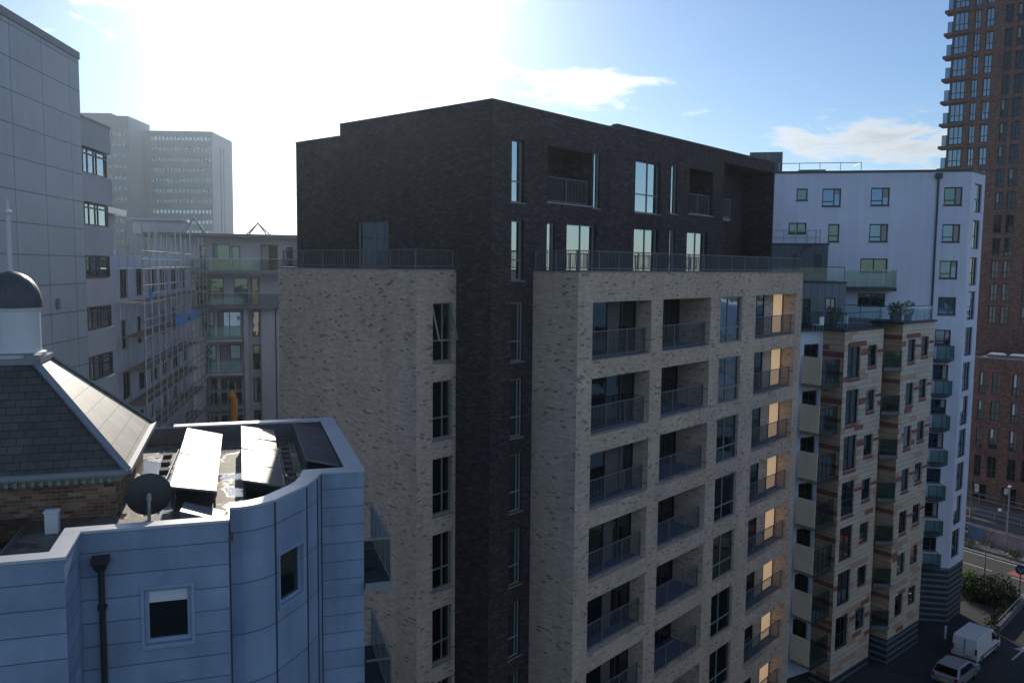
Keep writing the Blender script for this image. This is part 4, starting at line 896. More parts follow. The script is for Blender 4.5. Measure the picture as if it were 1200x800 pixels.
for h, (cx, cy, w_, h_, ty) in zip(hW, wins):
    gm = random.choice((M['g_blue'], M['g_blue'], M['g_dark'])); bl = None
    if ty == 'w': kw = dict(cols=(.64,), rows=((.28, 0, .64),)); bl = (random.choice((.3, .55, 1)), M['curtain'], .66, 1) if random.random() < .6 else None
    elif ty == 'd': kw = dict(cols=(.5,)); gm = M['g_dark']
    else: kw = dict(rows=(.34,)) if ty == 'v' else {}
    window(wb, FWh, h, .09, fm=M['trim'], gm=gm, fw=.09, sill=.05, blind=bl, **kw)
for i, h in enumerate(hWr): window(wb, FWr, h, .09, cols=(.6,), rows=(.45,), fm=M['trim'], gm=M['g_mid'], fw=.08, blind=(.6, M['blind'], 0, .6) if i % 3 == 0 else None)
s_, z_ = FWh.hit(1100, 204); s2, z2 = FWh.hit(1088, 380); mb = MB(); mb.tube(FWh.pt(s_, .1, 2), FWh.pt(s_, .1, z_ - .1), .07, n=8); mb.box(FWh, s_ - .22, s_ + .22, .003, .3, z_ - .35, z_ + .05); mb.build('downpipe', M['trim'], wb)
# small balconies low on the white wall
for cx, cy in ((1103, 415.5), (1100.5, 456), (1098, 496), (1095.5, 536), (1093, 576.5), (1090, 617), (1087.5, 655)):
    a_, b_, c_, d_ = FWh.rect(cx, cy, 21, 20); zf_ = c_ + .35
    mb = MB(); mb.hexa([FWh.pt(x, t, zf_ - .3) for x, t in ((a_ + .2, .003), (b_ - .2, .003), (b_ - .4, .6), (a_ + .2, .6))][::-1] + [FWh.pt(x, t, zf_) for x, t in ((a_, .003), (b_, .003), (b_, 1.0), (a_, 1.0))][::-1]); bal = mb.build('balcony', M['greytrim'], wb)
    mb = MB(); mb.box(FWh, a_ + .03, b_ - .03, .95, .97, zf_ + .05, zf_ + 1.05); mb.box(FWh, b_ - .05, b_ - .03, .05, .94, zf_ + .05, zf_ + 1.05); mb.build('glass_panel', M['clear'], bal)
    mb = MB(); mb.box(FWh, a_, b_, .94, .98, zf_ + 1.05, zf_ + 1.09)
    for x in (a_ + .03, (a_ + b_) / 2, b_ - .05): mb.box(FWh, x, x + .04, .972, 1.0, zf_ + .0, zf_ + 1.05)
    mb.build('handrail', M['trim'], bal)
# glass terrace balcony high on the white wall
a_, zf_ = FWh.hit(984, 337); b_, _ = FWh.hit(1045, 337)
mb = MB(); mb.box(FWh, a_, b_, .003, 1.5, zf_ - .2, zf_ + .1); bal = mb.build('balcony', M['trim'], wb)
mb = MB(); mb.box(FWh, a_ + .05, b_ - .05, 1.42, 1.44, zf_ + .15, zf_ + 1.35); mb.box(FWh, b_ - .07, b_ - .05, .05, 1.41, zf_ + .15, zf_ + 1.35); mb.build('glass_panel', M['clear'], bal)
mb = MB(); mb.box(FWh, a_, b_, 1.40, 1.46, zf_ + 1.35, zf_ + 1.4)
for k in range(5): x = a_ + (b_ - a_ - .06) * k / 4; mb.box(FWh, x, x + .05, 1.441, 1.47, zf_ + .1, zf_ + 1.35)
mb.build('handrail', M['galv'], bal)
# roof guard rail and stair head
mb = MB(); za = zwt + .16; s0, s1_ = FWh.hit(915, 200)[0], FWh.hit(1013, 200)[0]
for dz in (.12, .75): mb.tube(FWh.pt(s0, -1.2, za + dz), FWh.pt(s1_, -1.2, za + dz), .03, n=6)
for k in range(5): x = s0 + (s1_ - s0) * k / 4; mb.tube(FWh.pt(x, -1.2, za - .2), FWh.pt(x, -1.2, za + .78), .03, n=6)
mb.tube(FWh.pt(s1_, -1.2, za + .75), FWh.pt(s1_, -4, za + .75), .03, n=6); mb.build('roof_guard_rail', M['galv'], wb)
a_, z_ = FWh.hit(897, 178); b_, _ = FWh.hit(921, 178); mb = MB(); mb.box(FWh, a_ - 1, b_, -5, -2, zwt - .1, FWh.hit(921, 178, -2)[1]); mb.build('stair_head', M['zincdark'], wb)
a_, z_ = FWh.hit(940, 199); b_, _ = FWh.hit(973, 199); mb = MB(); mb.box(FWh, a_, b_, -3, -2, zwt, zwt + .5); mb.build('roof_upstand', M['greytrim'], wb)

# dark clad stair block with railing in front of the white wall
Sb = FWh.pt(FWh.hit(966, 300)[0], 1.6, 0); FSb = Frame(Sb.xy, -FWh.d, FWh.n); z1 = hit_plane(966, 287, Sb, FWh.n).z; wS = FSb.hit(900, 300)[0]
sb = root('dark_clad_stair_block', 'dark grey clad block with railed roof standing against the white flats', 'building', FSb.pt(2, -1, 0))
mb = MB(); mb.box(FSb, 0, wS + 3, -1.55, 0, 0, z1); mb.build('wall', M['zincdark'], sb)
mb = MB(); mb.box(FSb, -.08, wS + 3, -1.5, .08, z1, z1 + .12); mb.build('roof', M['trim'], sb)
mb = MB()
for dz in (.55, 1.1): mb.tube(FSb.pt(.6, -.1, z1 + dz), FSb.pt(wS + 2, -.1, z1 + dz), .03, n=6)
for k in range(7): x = .6 + (wS + 1) * k / 6; mb.tube(FSb.pt(x, -.1, z1), FSb.pt(x, -.1, z1 + 1.1), .03, n=6)
for x in (.6, .9, 1.6): mb.tube(FSb.pt(x, -.1, z1 + .1), FSb.pt(x, -.1, z1 + 1.15), .045, n=6)
mb.build('railing', M['galv'], sb)
for px, w_ in ((958, 9), (931, 5)): 
    a_, b_, c_, d_ = FSb.rect(px, 308, w_, 20); a_, b_ = min(a_, b_), max(a_, b_); mb = MB(); mb.box(FSb, a_, b_, .003, .04, c_, d_); mb.build('door', M['trim'], sb)
s_, z_ = FSb.hit(937, 300); mb = MB(); mb.tube(FSb.pt(s_, .5, z_ - 2), FSb.pt(s_, .5, z_ + .3), .04); mb.tube(FSb.pt(s_, .5, z_ + .3), FSb.pt(s_ - .5, .5, z_ + .75), .04); mb.box(FSb, s_ - .75, s_ - .35, .4, .6, z_ + .68, z_ + .8); mb.build('wall_lamp', M['trim'], sb)

# ------------------------------------------------------------------ striped terracotta flats
K1 = at_dist(990.5, 389, 57); FS1 = Frame(K1.xy, az(48), az(138)); zs = K1.z
sd = root('terracotta_flats', 'cream and red striped terracotta flats with glass balconies and a planted roof terrace', 'building', FS1.pt(6, -6, 0))
L1 = FS1.hit(1036, 384)[0]
K3 = at_dist(1058.5, 380, 62.4); FS2 = Frame(K3.xy, az(48), az(138)); L2 = FS2.hit(1095.5, 377)[0]; zs2 = K3.z
PITs = 3.02
h1, h1r = [], []
z_top1 = FS1.hit(1001, 402.5)[1]; 
A1_ = [FS1.hit(x, 420)[0] for x in (993.5, 1008.5)]; B1_ = [FS1.hit(x, 420)[0] for x in (1017, 1027.5)]
zt1, zb1 = FS1.hit(1001, 402)[1], FS1.hit(1001, 443)[1]; zt1b, zb1b = FS1.hit(1022, 404)[1], FS1.hit(1022, 429)[1]
for k in range(8):
    h1 += [(A1_[0], A1_[1], zb1 - PITs * k, zt1 - PITs * k), (B1_[0], B1_[1], zb1b - PITs * k, zt1b - PITs * k)]
h1 = [h for h in h1 if h[2] > -1.0]
C_ = [FS2.hit(x, 410)[0] for x in (1064, 1073)]; D2 = [FS2.hit(x, 410)[0] for x in (1079.5, 1088)]
zc, zcb, zd, zdb = FS2.hit(1068, 397.5)[1], FS2.hit(1068, 424)[1], FS2.hit(1084, 394)[1], FS2.hit(1084, 417)[1]
h2 = [h for k in range(8) for h in ((C_[0], C_[1], zcb - PITs * k, zc - PITs * k), (D2[0], D2[1], zdb - PITs * k, zd - PITs * k)) if h[2] > .3]
mb = MB(); zlow = -.1
wall(mb, FS1, 0, L1, zlow - 1.2, zs, h1); wall(mb, FS2, 0, L2, zlow, zs2, h2)
wall(mb, Frame(FS2.pt(L2, 0, 0).xy, az(-42), az(48)), 0, 8, zlow, zs2)
mb.build('wall', M['tile'], sd)
# left return (tan), set-back white wall, block-2 return
K0 = hit_plane(965, 390, K1, az(56)); K0.z = 0; LT_ = (K0 - FS1.pt(0, 0, 0)).length; FRt = Frame(K0.xy, -az(-34), az(-124)); mb = MB(); wall(mb, FRt, 0, LT_, zlow - 1.2, zs); K3b = K3 + az(-40) * 6
F2t = Frame(K3b.xy, -az(-40), az(-130)); wall(mb, F2t, 0, 6, zlow, zs2); mb.build('wall', M['tiletan'], sd, 'tan tiled return walls')
Kl = hit_plane(930, 400, K0, az(150)); FWl = Frame(K0.xy, -az(60), az(150)); 
sw0, sw1 = FWl.hit(952, 408)[0] , FWl.hit(961, 408)[0]
hl = []
zwl, zwlb = FWl.hit(953, 403)[1], FWl.hit(953, 425)[1]
for k in range(8):
    if zwlb - PITs * k > -.5: hl.append((.35, 1.75, zwlb - PITs * k - 1.0, zwl - PITs * k, .15))
mb = MB(); wall(mb, FWl, 0, 5, zlow - 1.2, zs, hl); mb.build('wall', M['render'], sd, 'white rendered wall behind the beige balcony panels')
for h in hl: window(sd, FWl, h, .1, cols=(.5,), fm=M['trim'], gm=M['g_dark'], fw=.08, name='balcony_door')
mb = MB(); wall(mb, Frame(FS1.pt(L1, 0, 0).xy, az(-42), az(48)), 0, 6, 0, zs); wall(mb, Frame(FS1.pt(L1, -4.0, 0).xy, az(48), az(138)), 0, 6, 0, zs); mb.build('recess_wall', M['tiletan'], sd)
mb = MB(); wall(mb, FS1, .0, L1, 0, zlow - 1.2); wall(mb, FS2, 0, L2, 0, zlow); wall(mb, Frame(FS2.pt(L2, 0, 0).xy, az(-42), az(48)), 0, 8, 0, zlow); wall(mb, FRt, 0, LT_, 0, zlow - 1.2); wall(mb, F2t, 0, 6, 0, zlow); mb.build('banded_base', M['stripe'], sd)
for h in h1 + h2: window(sd, FS1 if h in h1 else FS2, h, .1, cols=(.5,) if h[1] - h[0] > 1.5 else (), rows=(.45,) if h[3] - h[2] > 2 else (), fm=M['trim'], gm=random.choice((M['g_dark'], M['g_mid'])), fw=.07)
def run(*args):
    mb = MB(); mb.box(*args); mb.build('red_tile_run', M['redtile'], sd)
for h in h1[:8] + h2[:10]:                                                       # red tile runs beside the windows
    F_ = FS1 if h in h1 else FS2; ln = L1 if h in h1 else L2
    if h[1] - h[0] > 1.2: run(F_, h[0], h[1], .003, .02, h[2] - .22, h[2] - .02)
    zz = h[2] + (h[3] - h[2]) * .62
    if h[1] + .2 < ln: run(F_, h[1] + .05, min(h[1] + 1.3, ln - .02), .003, .02, zz, zz + .2)
for F_, ln, zt0 in ((FS1, L1, zs), (FS2, L2, zs2)): run(F_, ln * .12, ln * .55, .003, .02, zt0 - 1.0, zt0 - .68)
for k in range(8):
    z = zs - 1.65 - PITs * k
    if z > 0: run(FRt, .003, LT_ - .01, .003, .02, z, z + .34); run(F2t, .4, 5.99, .003, .02, z + .9, z + 1.2); run(FRt, .003, LT_ - .01, .003, .02, z - 1.15, z - .93)
mb = MB(); rp_ = [FWl.pt(5, 0, zs), K0 + UP * zs, FS1.pt(0, 0, zs), FS1.pt(L1, 0, zs), FS1.pt(L1, -12, zs), FS1.pt(-4, -12, zs)]
mb.face([(p.x, p.y, zs - .02) for p in rp_]); mb.face([FS2.pt(-.0, 0, zs2 - .02), FS2.pt(L2, 0, zs2 - .02), FS2.pt(L2, -12, zs2 - .02), FS2.pt(-5.5, -12, zs2 - .02), FS2.pt(-5.5, -5, zs2 - .02)]); mb.build('roof_terrace', M['deck'], sd)
mb = MB(); mb.box(FS1, -.05, L1 + .1, -.4, .08, zs, zs + .14); mb.box(FRt, -.1, LT_ - .02, -.4, .08, zs + .002, zs + .138); mb.box(FWl, .0, 5, -.4, .3, zs + .001, zs + .139); mb.box(FS2, -.1, L2 + .2, -.4, .1, zs2, zs2 + .14); mb.box(F2t, 0, 5.9, -.4, .08, zs2 + .002, zs2 + .138); mb.build('coping', M['trim'], sd)
def glass_run(F, a, b, t, z, hgt, parent):
    mb = MB(); mb.box(F, a, b, t, t + .02, z + .05, z + hgt); g = mb.build('terrace_glass', M['clear2'], parent)
    mb = MB(); mb.box(F, a, b, t - .015, t + .035, z + hgt, z + hgt + .05); n_ = max(1, round((b - a) / 1.3))
    for k in range(n_ + 1): x = a + (b - a - .04) * k / n_; mb.box(F, x, x + .04, t - .01, t - .001, z, z + hgt)
    mb.build('handrail', M['trim'], g)
glass_run(FS1, 0, L1, -.2, zs + .14, 1.0, sd); glass_run(FRt, 0, LT_ - .1, -.2, zs + .14, 1.0, sd); glass_run(FWl, 0, 5, -.2, zs + .14, 1.0, sd); glass_run(FS2, 0, L2, -.2, zs2 + .14, 1.0, sd); glass_run(F2t, 0, 5.7, -.2, zs2 + .14, 1.0, sd)
# corner balconies: beige solid side, glass front
QR = FS1.pt(-.06, -.25, 0); QL = hit_plane(962.5, 450, QR, az(138)); QL.z = 0; PL = hit_plane(939.5, 450, QL, az(55)); PL.z = 0
FGl = Frame(QL.xy, QR - QL, az(138)); lg = (QR - QL).length; FPn = Frame(QL.xy, PL - QL, az(-125)); lp = (PL - QL).length
ztop0 = hit_plane(962.5, 419.5, QL, az(138)).z; zbot0 = hit_plane(962.5, 452, QL, az(138)).z
for k in range(8):
    zt_p, zf_ = ztop0 - PITs * k, zbot0 - PITs * k
    if zf_ < -1.7: break
    mb = MB(); pl_ = [FGl.pt(0, 0, 0), FGl.pt(lg, 0, 0), K0 - az(-124) * .0 + Vector((0, 0, -zs * 0)), FPn.pt(lp, 0, 0)]; pl_[2] = Vector((K0.x, K0.y, 0))
    mb.prism([(p.x, p.y) for p in pl_], zf_ - .2, zf_ + .02, bottom=True); bal = mb.build('balcony', M['wood'], sd)
    mb = MB(); mb.box(FPn, .03, lp, 0, .06, zf_ + .022, zt_p); mb.build('side_panel', M['tan'], bal, 'beige solid balcony panel')
    mb = MB(); mb.box(FGl, .06, lg, -.02, 0, zf_ + .06, zt_p - .25); mb.build('glass_panel', M['clear'], bal)
    mb = MB(); mb.box(FGl, .02, lg, -.03, .02, zt_p - .25, zt_p - .2); mb.box(FGl, 0, lg, .003, .06, zf_ - .24, zf_ + .02)
    for j in range(5): x = .04 + (lg - .1) * j / 4; mb.box(FGl, x, x + .04, .003, .03, zf_ + .021, zt_p - .25)
    mb.build('handrail', M['trim'], bal)
FM = Frame(FS1.pt(L1 + .02, .1, 0).xy, FS2.pt(-.02, .1, 0) - FS1.pt(L1 + .02, .1, 0), az(138)); lm = (FS2.pt(-.02, .1, 0) - FS1.pt(L1 + .02, .1, 0)).length
FM.n = Vector((FM.d.y, -FM.d.x, 0)); FM.flip = FM.d.cross(FM.n).z < 0
zm = FS2.hit(1046, 414)[1]
for k in range(7):
    z = zm - 1.05 - PITs * k
    if z < -1.2: break
    mb = MB(); mb.box(FM, 0, lm, -2.2, 0, z - .22, z); bal = mb.build('balcony', M['greytrim'], sd)
    mb = MB(); mb.box(FM, .03, lm - .03, -.05, -.03, z + .05, z + 1.05); mb.build('glass_panel', M['clear'], bal)
    mb = MB(); mb.box(FM, 0, lm, -.06, -.01, z + 1.05, z + 1.1); mb.box(FM, lm / 2 - .02, lm / 2 + .02, -.029, -.005, z, z + 1.05); mb.build('handrail', M['trim'], bal)
# zinc penthouse on the terrace
Zp = FS1.pt(1.0, -5.0, 0); FZ = Frame(Zp.xy, -az(101), az(191)); v = hit_plane(990, 372, Zp, FZ.n); s990 = (v - FZ.o).dot(FZ.d); s935 = (hit_plane(930, 372, Zp, FZ.n) - FZ.o).dot(FZ.d); z332 = hit_plane(990, 332, Zp, FZ.n).z
ph = root('zinc_penthouse', 'blue grey zinc clad penthouse on the roof terrace of the terracotta flats', 'penthouse', FZ.pt(s990 + 2, -2, zs))
hz = [(*sorted((FZ.hit(979, 355)[0], FZ.hit(967, 355)[0])), FZ.hit(973, 363)[1], FZ.hit(973, 349)[1], .12), (*sorted((FZ.hit(949.5, 360)[0], FZ.hit(941, 360)[0])), zs + .1, FZ.hit(945, 350)[1], .12)]
mb = MB(); wall(mb, FZ, s990, s935 + 2, zs, z332, hz); wall(mb, Frame(FZ.pt(s990, 0, 0).xy, -FZ.n, -FZ.d), 0, 5, zs, z332); mb.face([FZ.pt(s990, 0, z332), FZ.pt(s935 + 2, 0, z332), FZ.pt(s935 + 2, -5, z332), FZ.pt(s990, -5, z332)]); mb.build('wall', M['zinc'], ph)
mb = MB(); mb.box(FZ, s990 - .06, s935 + 2, -5, .06, z332, z332 + .1); mb.build('coping', M['trim'], ph)
window(ph, FZ, hz[0], .08, cols=(.45,), fm=M['trim'], gm=M['g_sky'], fw=.07); window(ph, FZ, hz[1], .08, fm=M['trim'], gm=M['g_dark'], fw=.07, name='door')
glass_run(FZ, s990 + .1, s935 + 2, -.15, z332 + .1, .95, ph)
# terrace furniture and pots
def leaf_ball(mb, c, r, n, size, flat=1.0):
    for _ in range(n):
        while True:
            d = Vector((random.uniform(-1, 1), random.uniform(-1, 1), random.uniform(-1, 1)))
            if d.length <= 1: break
        p = Vector(c) + Vector((d.x * r, d.y * r, d.z * r * flat)); u_ = Vector((random.gauss(0, 1), random.gauss(0, 1), random.gauss(0, 1))).normalized(); w_ = u_.orthogonal().normalized(); s_ = size * random.uniform(.6, 1.3)
        mb.face([p - u_ * s_, p + w_ * s_ * .5, p + u_ * s_, p - w_ * s_ * .5])
pots = [(FS2, L2 * .25, -1.2, zs2, 'potted evergreen on the roof terrace near the white wall, leftmost'), (FS2, L2 * .5, -1.5, zs2, 'bushy potted plant in the middle of the right roof terrace'), (FS2, L2 * .72, -1.3, zs2, 'spiky potted plant at the right end of the roof terrace'), (FS1, L1 * .3, -1.6, zs, 'small potted shrub on the lower roof terrace by the chairs')]
for F_, s_, t_, z_, lab in pots:
    t = root('potted_plant', lab, 'plant', F_.pt(s_, t_, z_), 'potted plants on the roof terrace')
    mb = MB(); mb.lathe(F_.pt(s_, t_, 0), [(0, z_), (.22, z_), (.3, z_ + .5), (.26, z_ + .5), (.25, z_ + .42), (0, z_ + .42)], 12); mb.build('pot', M['greytrim'], t)
    mb = MB(); leaf_ball(mb, F_.pt(s_, t_, z_ + .95), .5, 170, .1, 1.1); mb.build('foliage', M['leaf_olive'], t)
for i, (s_, t_, lab) in enumerate(((-1.2, -1.2, 'white terrace chair by the corner of the roof terrace'), (1.6, -1.0, 'white terrace chair near the zinc penthouse window'))):
    t = root('terrace_chair', lab, 'chair', FS1.pt(s_, t_, zs), 'chairs on the roof terrace')
    mb = MB(); mb.box(FS1, s_ - .25, s_ + .25, t_ - .25, t_ + .25, zs + .42, zs + .47); mb.build('seat', M['white'], t)
    mb = MB(); mb.box(FS1, s_ - .25, s_ + .25, t_ + .2, t_ + .25, zs + .47, zs + .95); mb.build('backrest', M['white'], t)
    for a_ in (-.22, .22):
        for b_ in (-.22, .22): mb = MB(); mb.box(FS1, s_ + a_ - .02, s_ + a_ + .02, t_ + b_ - .02, t_ + b_ + .02, zs, zs + .42); mb.build('leg', M['alu'], t)

# ------------------------------------------------------------------ red brick tower and its podium
FRT = Frame((112, 40), -Y, -X)
rt = root('red_brick_tower', 'tall red brick tower at the right edge with glazed corner bays on every floor', 'building', (114, 20, 0))
PITr = (FRT.hit(1150, 25)[1] - FRT.hit(1150, 133)[1]) / 4
yb = lambda px, py: FRT.hit(px, py)[0]
cB = [(yb(1113.5, 120), yb(1130, 120)), (yb(1136.5, 120), yb(1144, 120)), (yb(1150, 120), yb(1159.5, 120)), (yb(1172.5, 120), yb(1182, 120)), (yb(1186.5, 120), yb(1197, 120))]
step = cB[4][0] - cB[3][0]; cB += [(cB[4][0] + step + .9, cB[4][1] + step + .9)]
s_left = cB[0][0] - .15; s_right = cB[-1][1] + 6
zline = FRT.hit(1150, 116)[1]; flo = [zline + PITr * k for k in range(-14, 9)]
holes = []
for z in flo:
    if z < 17: continue
    for j, (a_, b_) in enumerate(cB): holes.append((a_, b_, z + .24, z + PITr - .3, .35))
ztr = flo[-1] + PITr + 1
mb = MB(); wall(mb, FRT, s_left, s_right, 0, ztr, holes); wall(mb, Frame(FRT.pt(s_left, 0, 0).xy, X, Y), 0, 18, 0, ztr); mb.face([FRT.pt(s_left, 0, ztr), FRT.pt(s_right, 0, ztr), FRT.pt(s_right, -18, ztr), FRT.pt(s_left, -18, ztr)]); mb.build('wall', M['red'], rt)
nn_ = 0
for i, h in enumerate(holes):
    j = i % len(cB)
    if j >= 5: 
        pass
    zc_ = h[2]
    if j > 4: gm = M['g_deep']
    else: gm = M['g_mid'] if j < 3 and zc_ > 30 else M['g_deep']
    w = window(rt, FRT, h, .22 if j else .05, cols=(.36, .68) if j == 0 else (.5,), rows=(.36,), fm=M['trim'], gm=gm, fw=.1, blind=(.55, M['curtain'], .0, .4) if random.random() < .3 and j else None)
for z in flo:
    if z < 17: continue
    mb = MB(); mb.box(FRT, s_left - .9, s_left + 2.3, -1.5, .3, z - .16, z + .16); mb.build('floor_slab', M['red'], rt)
    mb = MB(); mb.box(FRT, s_left - .5, s_left - .003, -1.4, .3, z + .16, z + 1.4); mb.build('corner_glazing', M['g_mid'], rt)
FPo = Frame((100, 40), -Y, -X); yp = lambda px: FPo.hit(px, 500)[0]
pd = root('red_brick_podium', 'low red brick block with tall dark windows in front of the red tower', 'building', (103, 15, 0))
ztp = FPo.hit(1170, 421)[1]; hP = []
for r_, (yt, yb_) in enumerate(((437, 463), (471, 494), (503, 527), (536, 561))):
    for px0, px1 in ((1144, 1152), (1159, 1170), (1183, 1193), (1200, 1210)):
        hP.append((yp(px0) , yp(px1) , FPo.hit(1170, yb_)[1], FPo.hit(1170, yt)[1], .3))
for px0, px1 in ((1143, 1160), (1178, 1196)): hP.append((yp(px0), yp(px1), 1.2, FPo.hit(1170, 570)[1], .6))
sP0, sP1 = yp(1128), yp(1240)
mb = MB(); wall(mb, FPo, sP0, sP1, 0, ztp, hP); wall(mb, Frame(FPo.pt(sP0, 0, 0).xy, X, Y), 0, 11.9, 0, ztp); mb.face([FPo.pt(sP0, 0, ztp - .2), FPo.pt(sP1, 0, ztp - .2), FPo.pt(sP1, -11.9, ztp - .2), FPo.pt(sP0, -11.9, ztp - .2)]); mb.build('wall', M['red'], pd)
mb = MB(); mb.box(FPo, sP0 - .1, sP1, -.4, .1, ztp, ztp + .15); mb.build('coping', M['greytrim'], pd)
for h in hP: window(pd, FPo, h, .2, cols=(.5,) if h[1] - h[0] < 2.2 else (.33, .66), rows=(.36,), fm=M['trim'], gm=M['g_deep'], fw=.09, blind=(random.choice((.45, .6)), M['blind'], .1, .45) if random.random() < .4 else None)
for px, lab in ((1163, 'pale raised roof light on the red brick podium roof, nearer the white flats'), (1189, 'pale raised roof light on the red brick podium roof, at the picture edge')):
    x = FPo.hit(px, 413)[0]; t = root('roof_light', lab, 'roof light', FPo.pt(x, -2.5, ztp - .2)); mb = MB(); mb.box(FPo, x - .8, x + .8, -3.0, -1.8, ztp - .2, ztp + .3); mb.build('kerb', M['greytrim'], t)
    mb = MB(); mb.hexa([FPo.pt(x + i * .85, -2.4 + j * .65, ztp + .3) for i, j in ((-1, -1), (1, -1), (1, 1), (-1, 1))][::-1] + [FPo.pt(x + i * .65, -2.4 + j * .45, ztp + .45) for i, j in ((-1, -1), (1, -1), (1, 1), (-1, 1))][::-1]); mb.build('dome', M['white'], t)

# ------------------------------------------------------------------ street side
# terrace steps and hoarding (built from street level 0, lowered to GZ at the end of the section)
_before = set(bpy.data.objects); CAM_H -= GZ; EYE = Vector((0, 0, CAM_H))
mb = MB()
FH = Frame(RO.xy, RD, RN)
for k in range(5): mb.box(FH, -9, 22, -12.6 + k * .5, -8.5, .003 + .0, .35 + .35 * k) if False else None
st = root('terraced_steps', 'long grey terraced steps with rails below the red brick podium', 'steps', FH.pt(4, -6, 0))
mb = MB()
for k in range(5): mb.box(FH, -8, 26, -3.9 - .85 * (k + 1), -3.9 - .85 * k - (.002 if k else 0), 0, .58 * (k + 1))
mb.build('steps', M['stepstone'], st)
for k in (0, 2, 4):
    mb = MB(); z = .58 * (k + 1); t_ = -4.1 - .85 * k
    for dz in (.5, 1.0): mb.tube(FH.pt(-8, t_, z + dz), FH.pt(26, t_, z + dz), .04, n=6)
    for i in range(14): mb.tube(FH.pt(-8 + i * 2.6, t_, z), FH.pt(-8 + i * 2.6, t_, z + 1.0), .035, n=6)
    mb.build('railing', M['galv'], st)
hd = root('painted_hoarding', 'low hoarding painted in faded pink and blue panels across the road', 'hoarding', FH.pt(4, -3.1, 0))
cl_ = [mat('panel_pink', (.36, .26, .25), .8, noise=.3, nscale=1), mat('panel_blue', (.12, .18, .3), .8, noise=.3, nscale=1), mat('panel_pale', (.34, .35, .37), .8, noise=.25, nscale=1), mat('panel_slate', (.16, .18, .22), .8, noise=.3, nscale=1)]
for k in range(12):
    mb = MB(); a_ = -4 + k * 2.0; mb.box(FH, a_ + .01, a_ + 1.98, -3.2, -3.1, .1, 1.7); mb.build('panel', cl_[[1, 0, 0, 2, 3, 1, 0, 2, 3, 0, 1, 2][k]], hd)
mb = MB()
for k in range(13): mb.box(FH, -4.05 + k * 2.0, -3.95 + k * 2.0, -3.35, -3.21, 0, 1.75)
mb.build('post', M['wood'], hd)
# planting strip
pb = root('planting_bed', 'low planting bed with scrubby shrubs between the road and the hoarding', 'planting bed', FH.pt(3, -1.8, 0))
mb = MB(); mb.box(FH, -9, 20, -2.8, -.75, -.02, .3); mb.build('edging', M['stepstone'], pb)
mb = MB()
for _ in range(46): leaf_ball(mb, FH.pt(random.uniform(-8.7, 19), random.uniform(-2.6, -.9), random.uniform(.35, .7)), random.uniform(.3, .6), 55, .12, .7)
mb.build('foliage', M['leaf_olive'], pb)
# hedge on the corner and bright shrub
def hedge(name, lab, cat, blobs, m_, n, size):
    c_ = Vector(blobs[0][0]); t = root(name, lab, cat, (c_.x, c_.y, 0)); mb = MB()
    for (x, y, z), r_ in blobs: leaf_ball(mb, (x, y, z), r_, n, size, .85)
    mb.build('foliage', m_, t)
    mb = MB()
    for (x, y, z), r_ in blobs:
        for _ in range(3): mb.tube((x + random.uniform(-.1, .1), y, 0), (x + random.uniform(-.5, .5) * r_, y + random.uniform(-.5, .5) * r_, z + r_ * .5), .03, .012, n=5)
    mb.build('stem', M['bark'], t)
bl = []
for k in range(34):
    f = k / 33; p0 = hit_z(1133, 697, 0).lerp(hit_z(1182, 708, 0), f); off = random.uniform(-1.4, 1.6)
    bl.append(((p0.x + off, p0.y + random.uniform(-.5, .5), random.uniform(.5, 1.3)), random.uniform(.7, 1.1)))
hedge('corner_hedge', 'broad dark evergreen hedge at the street corner beside the banded base', 'hedge', bl, M['leaf_dark'], 170, .13)
p0 = hit_z(1128, 682, .8); hedge('bright_shrub', 'bright green sunlit shrub against the corner of the banded base', 'shrub', [((p0.x, p0.y, .9), .8), ((p0.x + .4, p0.y - .5, 1.5), .6), ((p0.x - .5, p0.y - .4, .6), .6)], M['leaf_bright'], 240, .11)
p0 = hit_z(1172, 768, .0)
bl = [((hit_z(1150 + 8 * k, 712 + 7 * k, 0).x, hit_z(1150 + 8 * k, 712 + 7 * k, 0).y, .5), .55) for k in range(0)]
# low wall with a handrail by the car park
lw0, lw1 = hit_z(1169, 741, 0), hit_z(1203, 704, 0)
lw = root('low_wall', 'low car park wall with a pale handrail running towards the round sign', 'wall', lw0); F_ = Frame(lw0.xy, lw1 - lw0, Vector((-(lw1 - lw0).y, (lw1 - lw0).x, 0))); ln = (lw1 - lw0).length + 4
mb = MB(); mb.box(F_, 0, ln, -.12, .12, 0, .55); mb.build('base', M['greytrim'], lw)
mb = MB(); mb.tube(F_.pt(0, 0, 1.0), F_.pt(ln, 0, 1.0), .03, n=8)
for k in range(7): x = .1 + (ln - .2) * k / 6; mb.tube(F_.pt(x, 0, .55), F_.pt(x, 0, 1.0), .03, n=6)
mb.build('handrail', M['alu'], lw)
bl = []
for k in range(9):
    q = F_.pt(.6 + k * .75, .55, 0); bl.append(((q.x, q.y, random.uniform(.35, .7)), random.uniform(.4, .6)))
hedge('wall_shrubs', 'scrubby dark shrubs along the low car park wall beyond the white van', 'shrubs', bl, M['leaf_dark'], 70, .12)
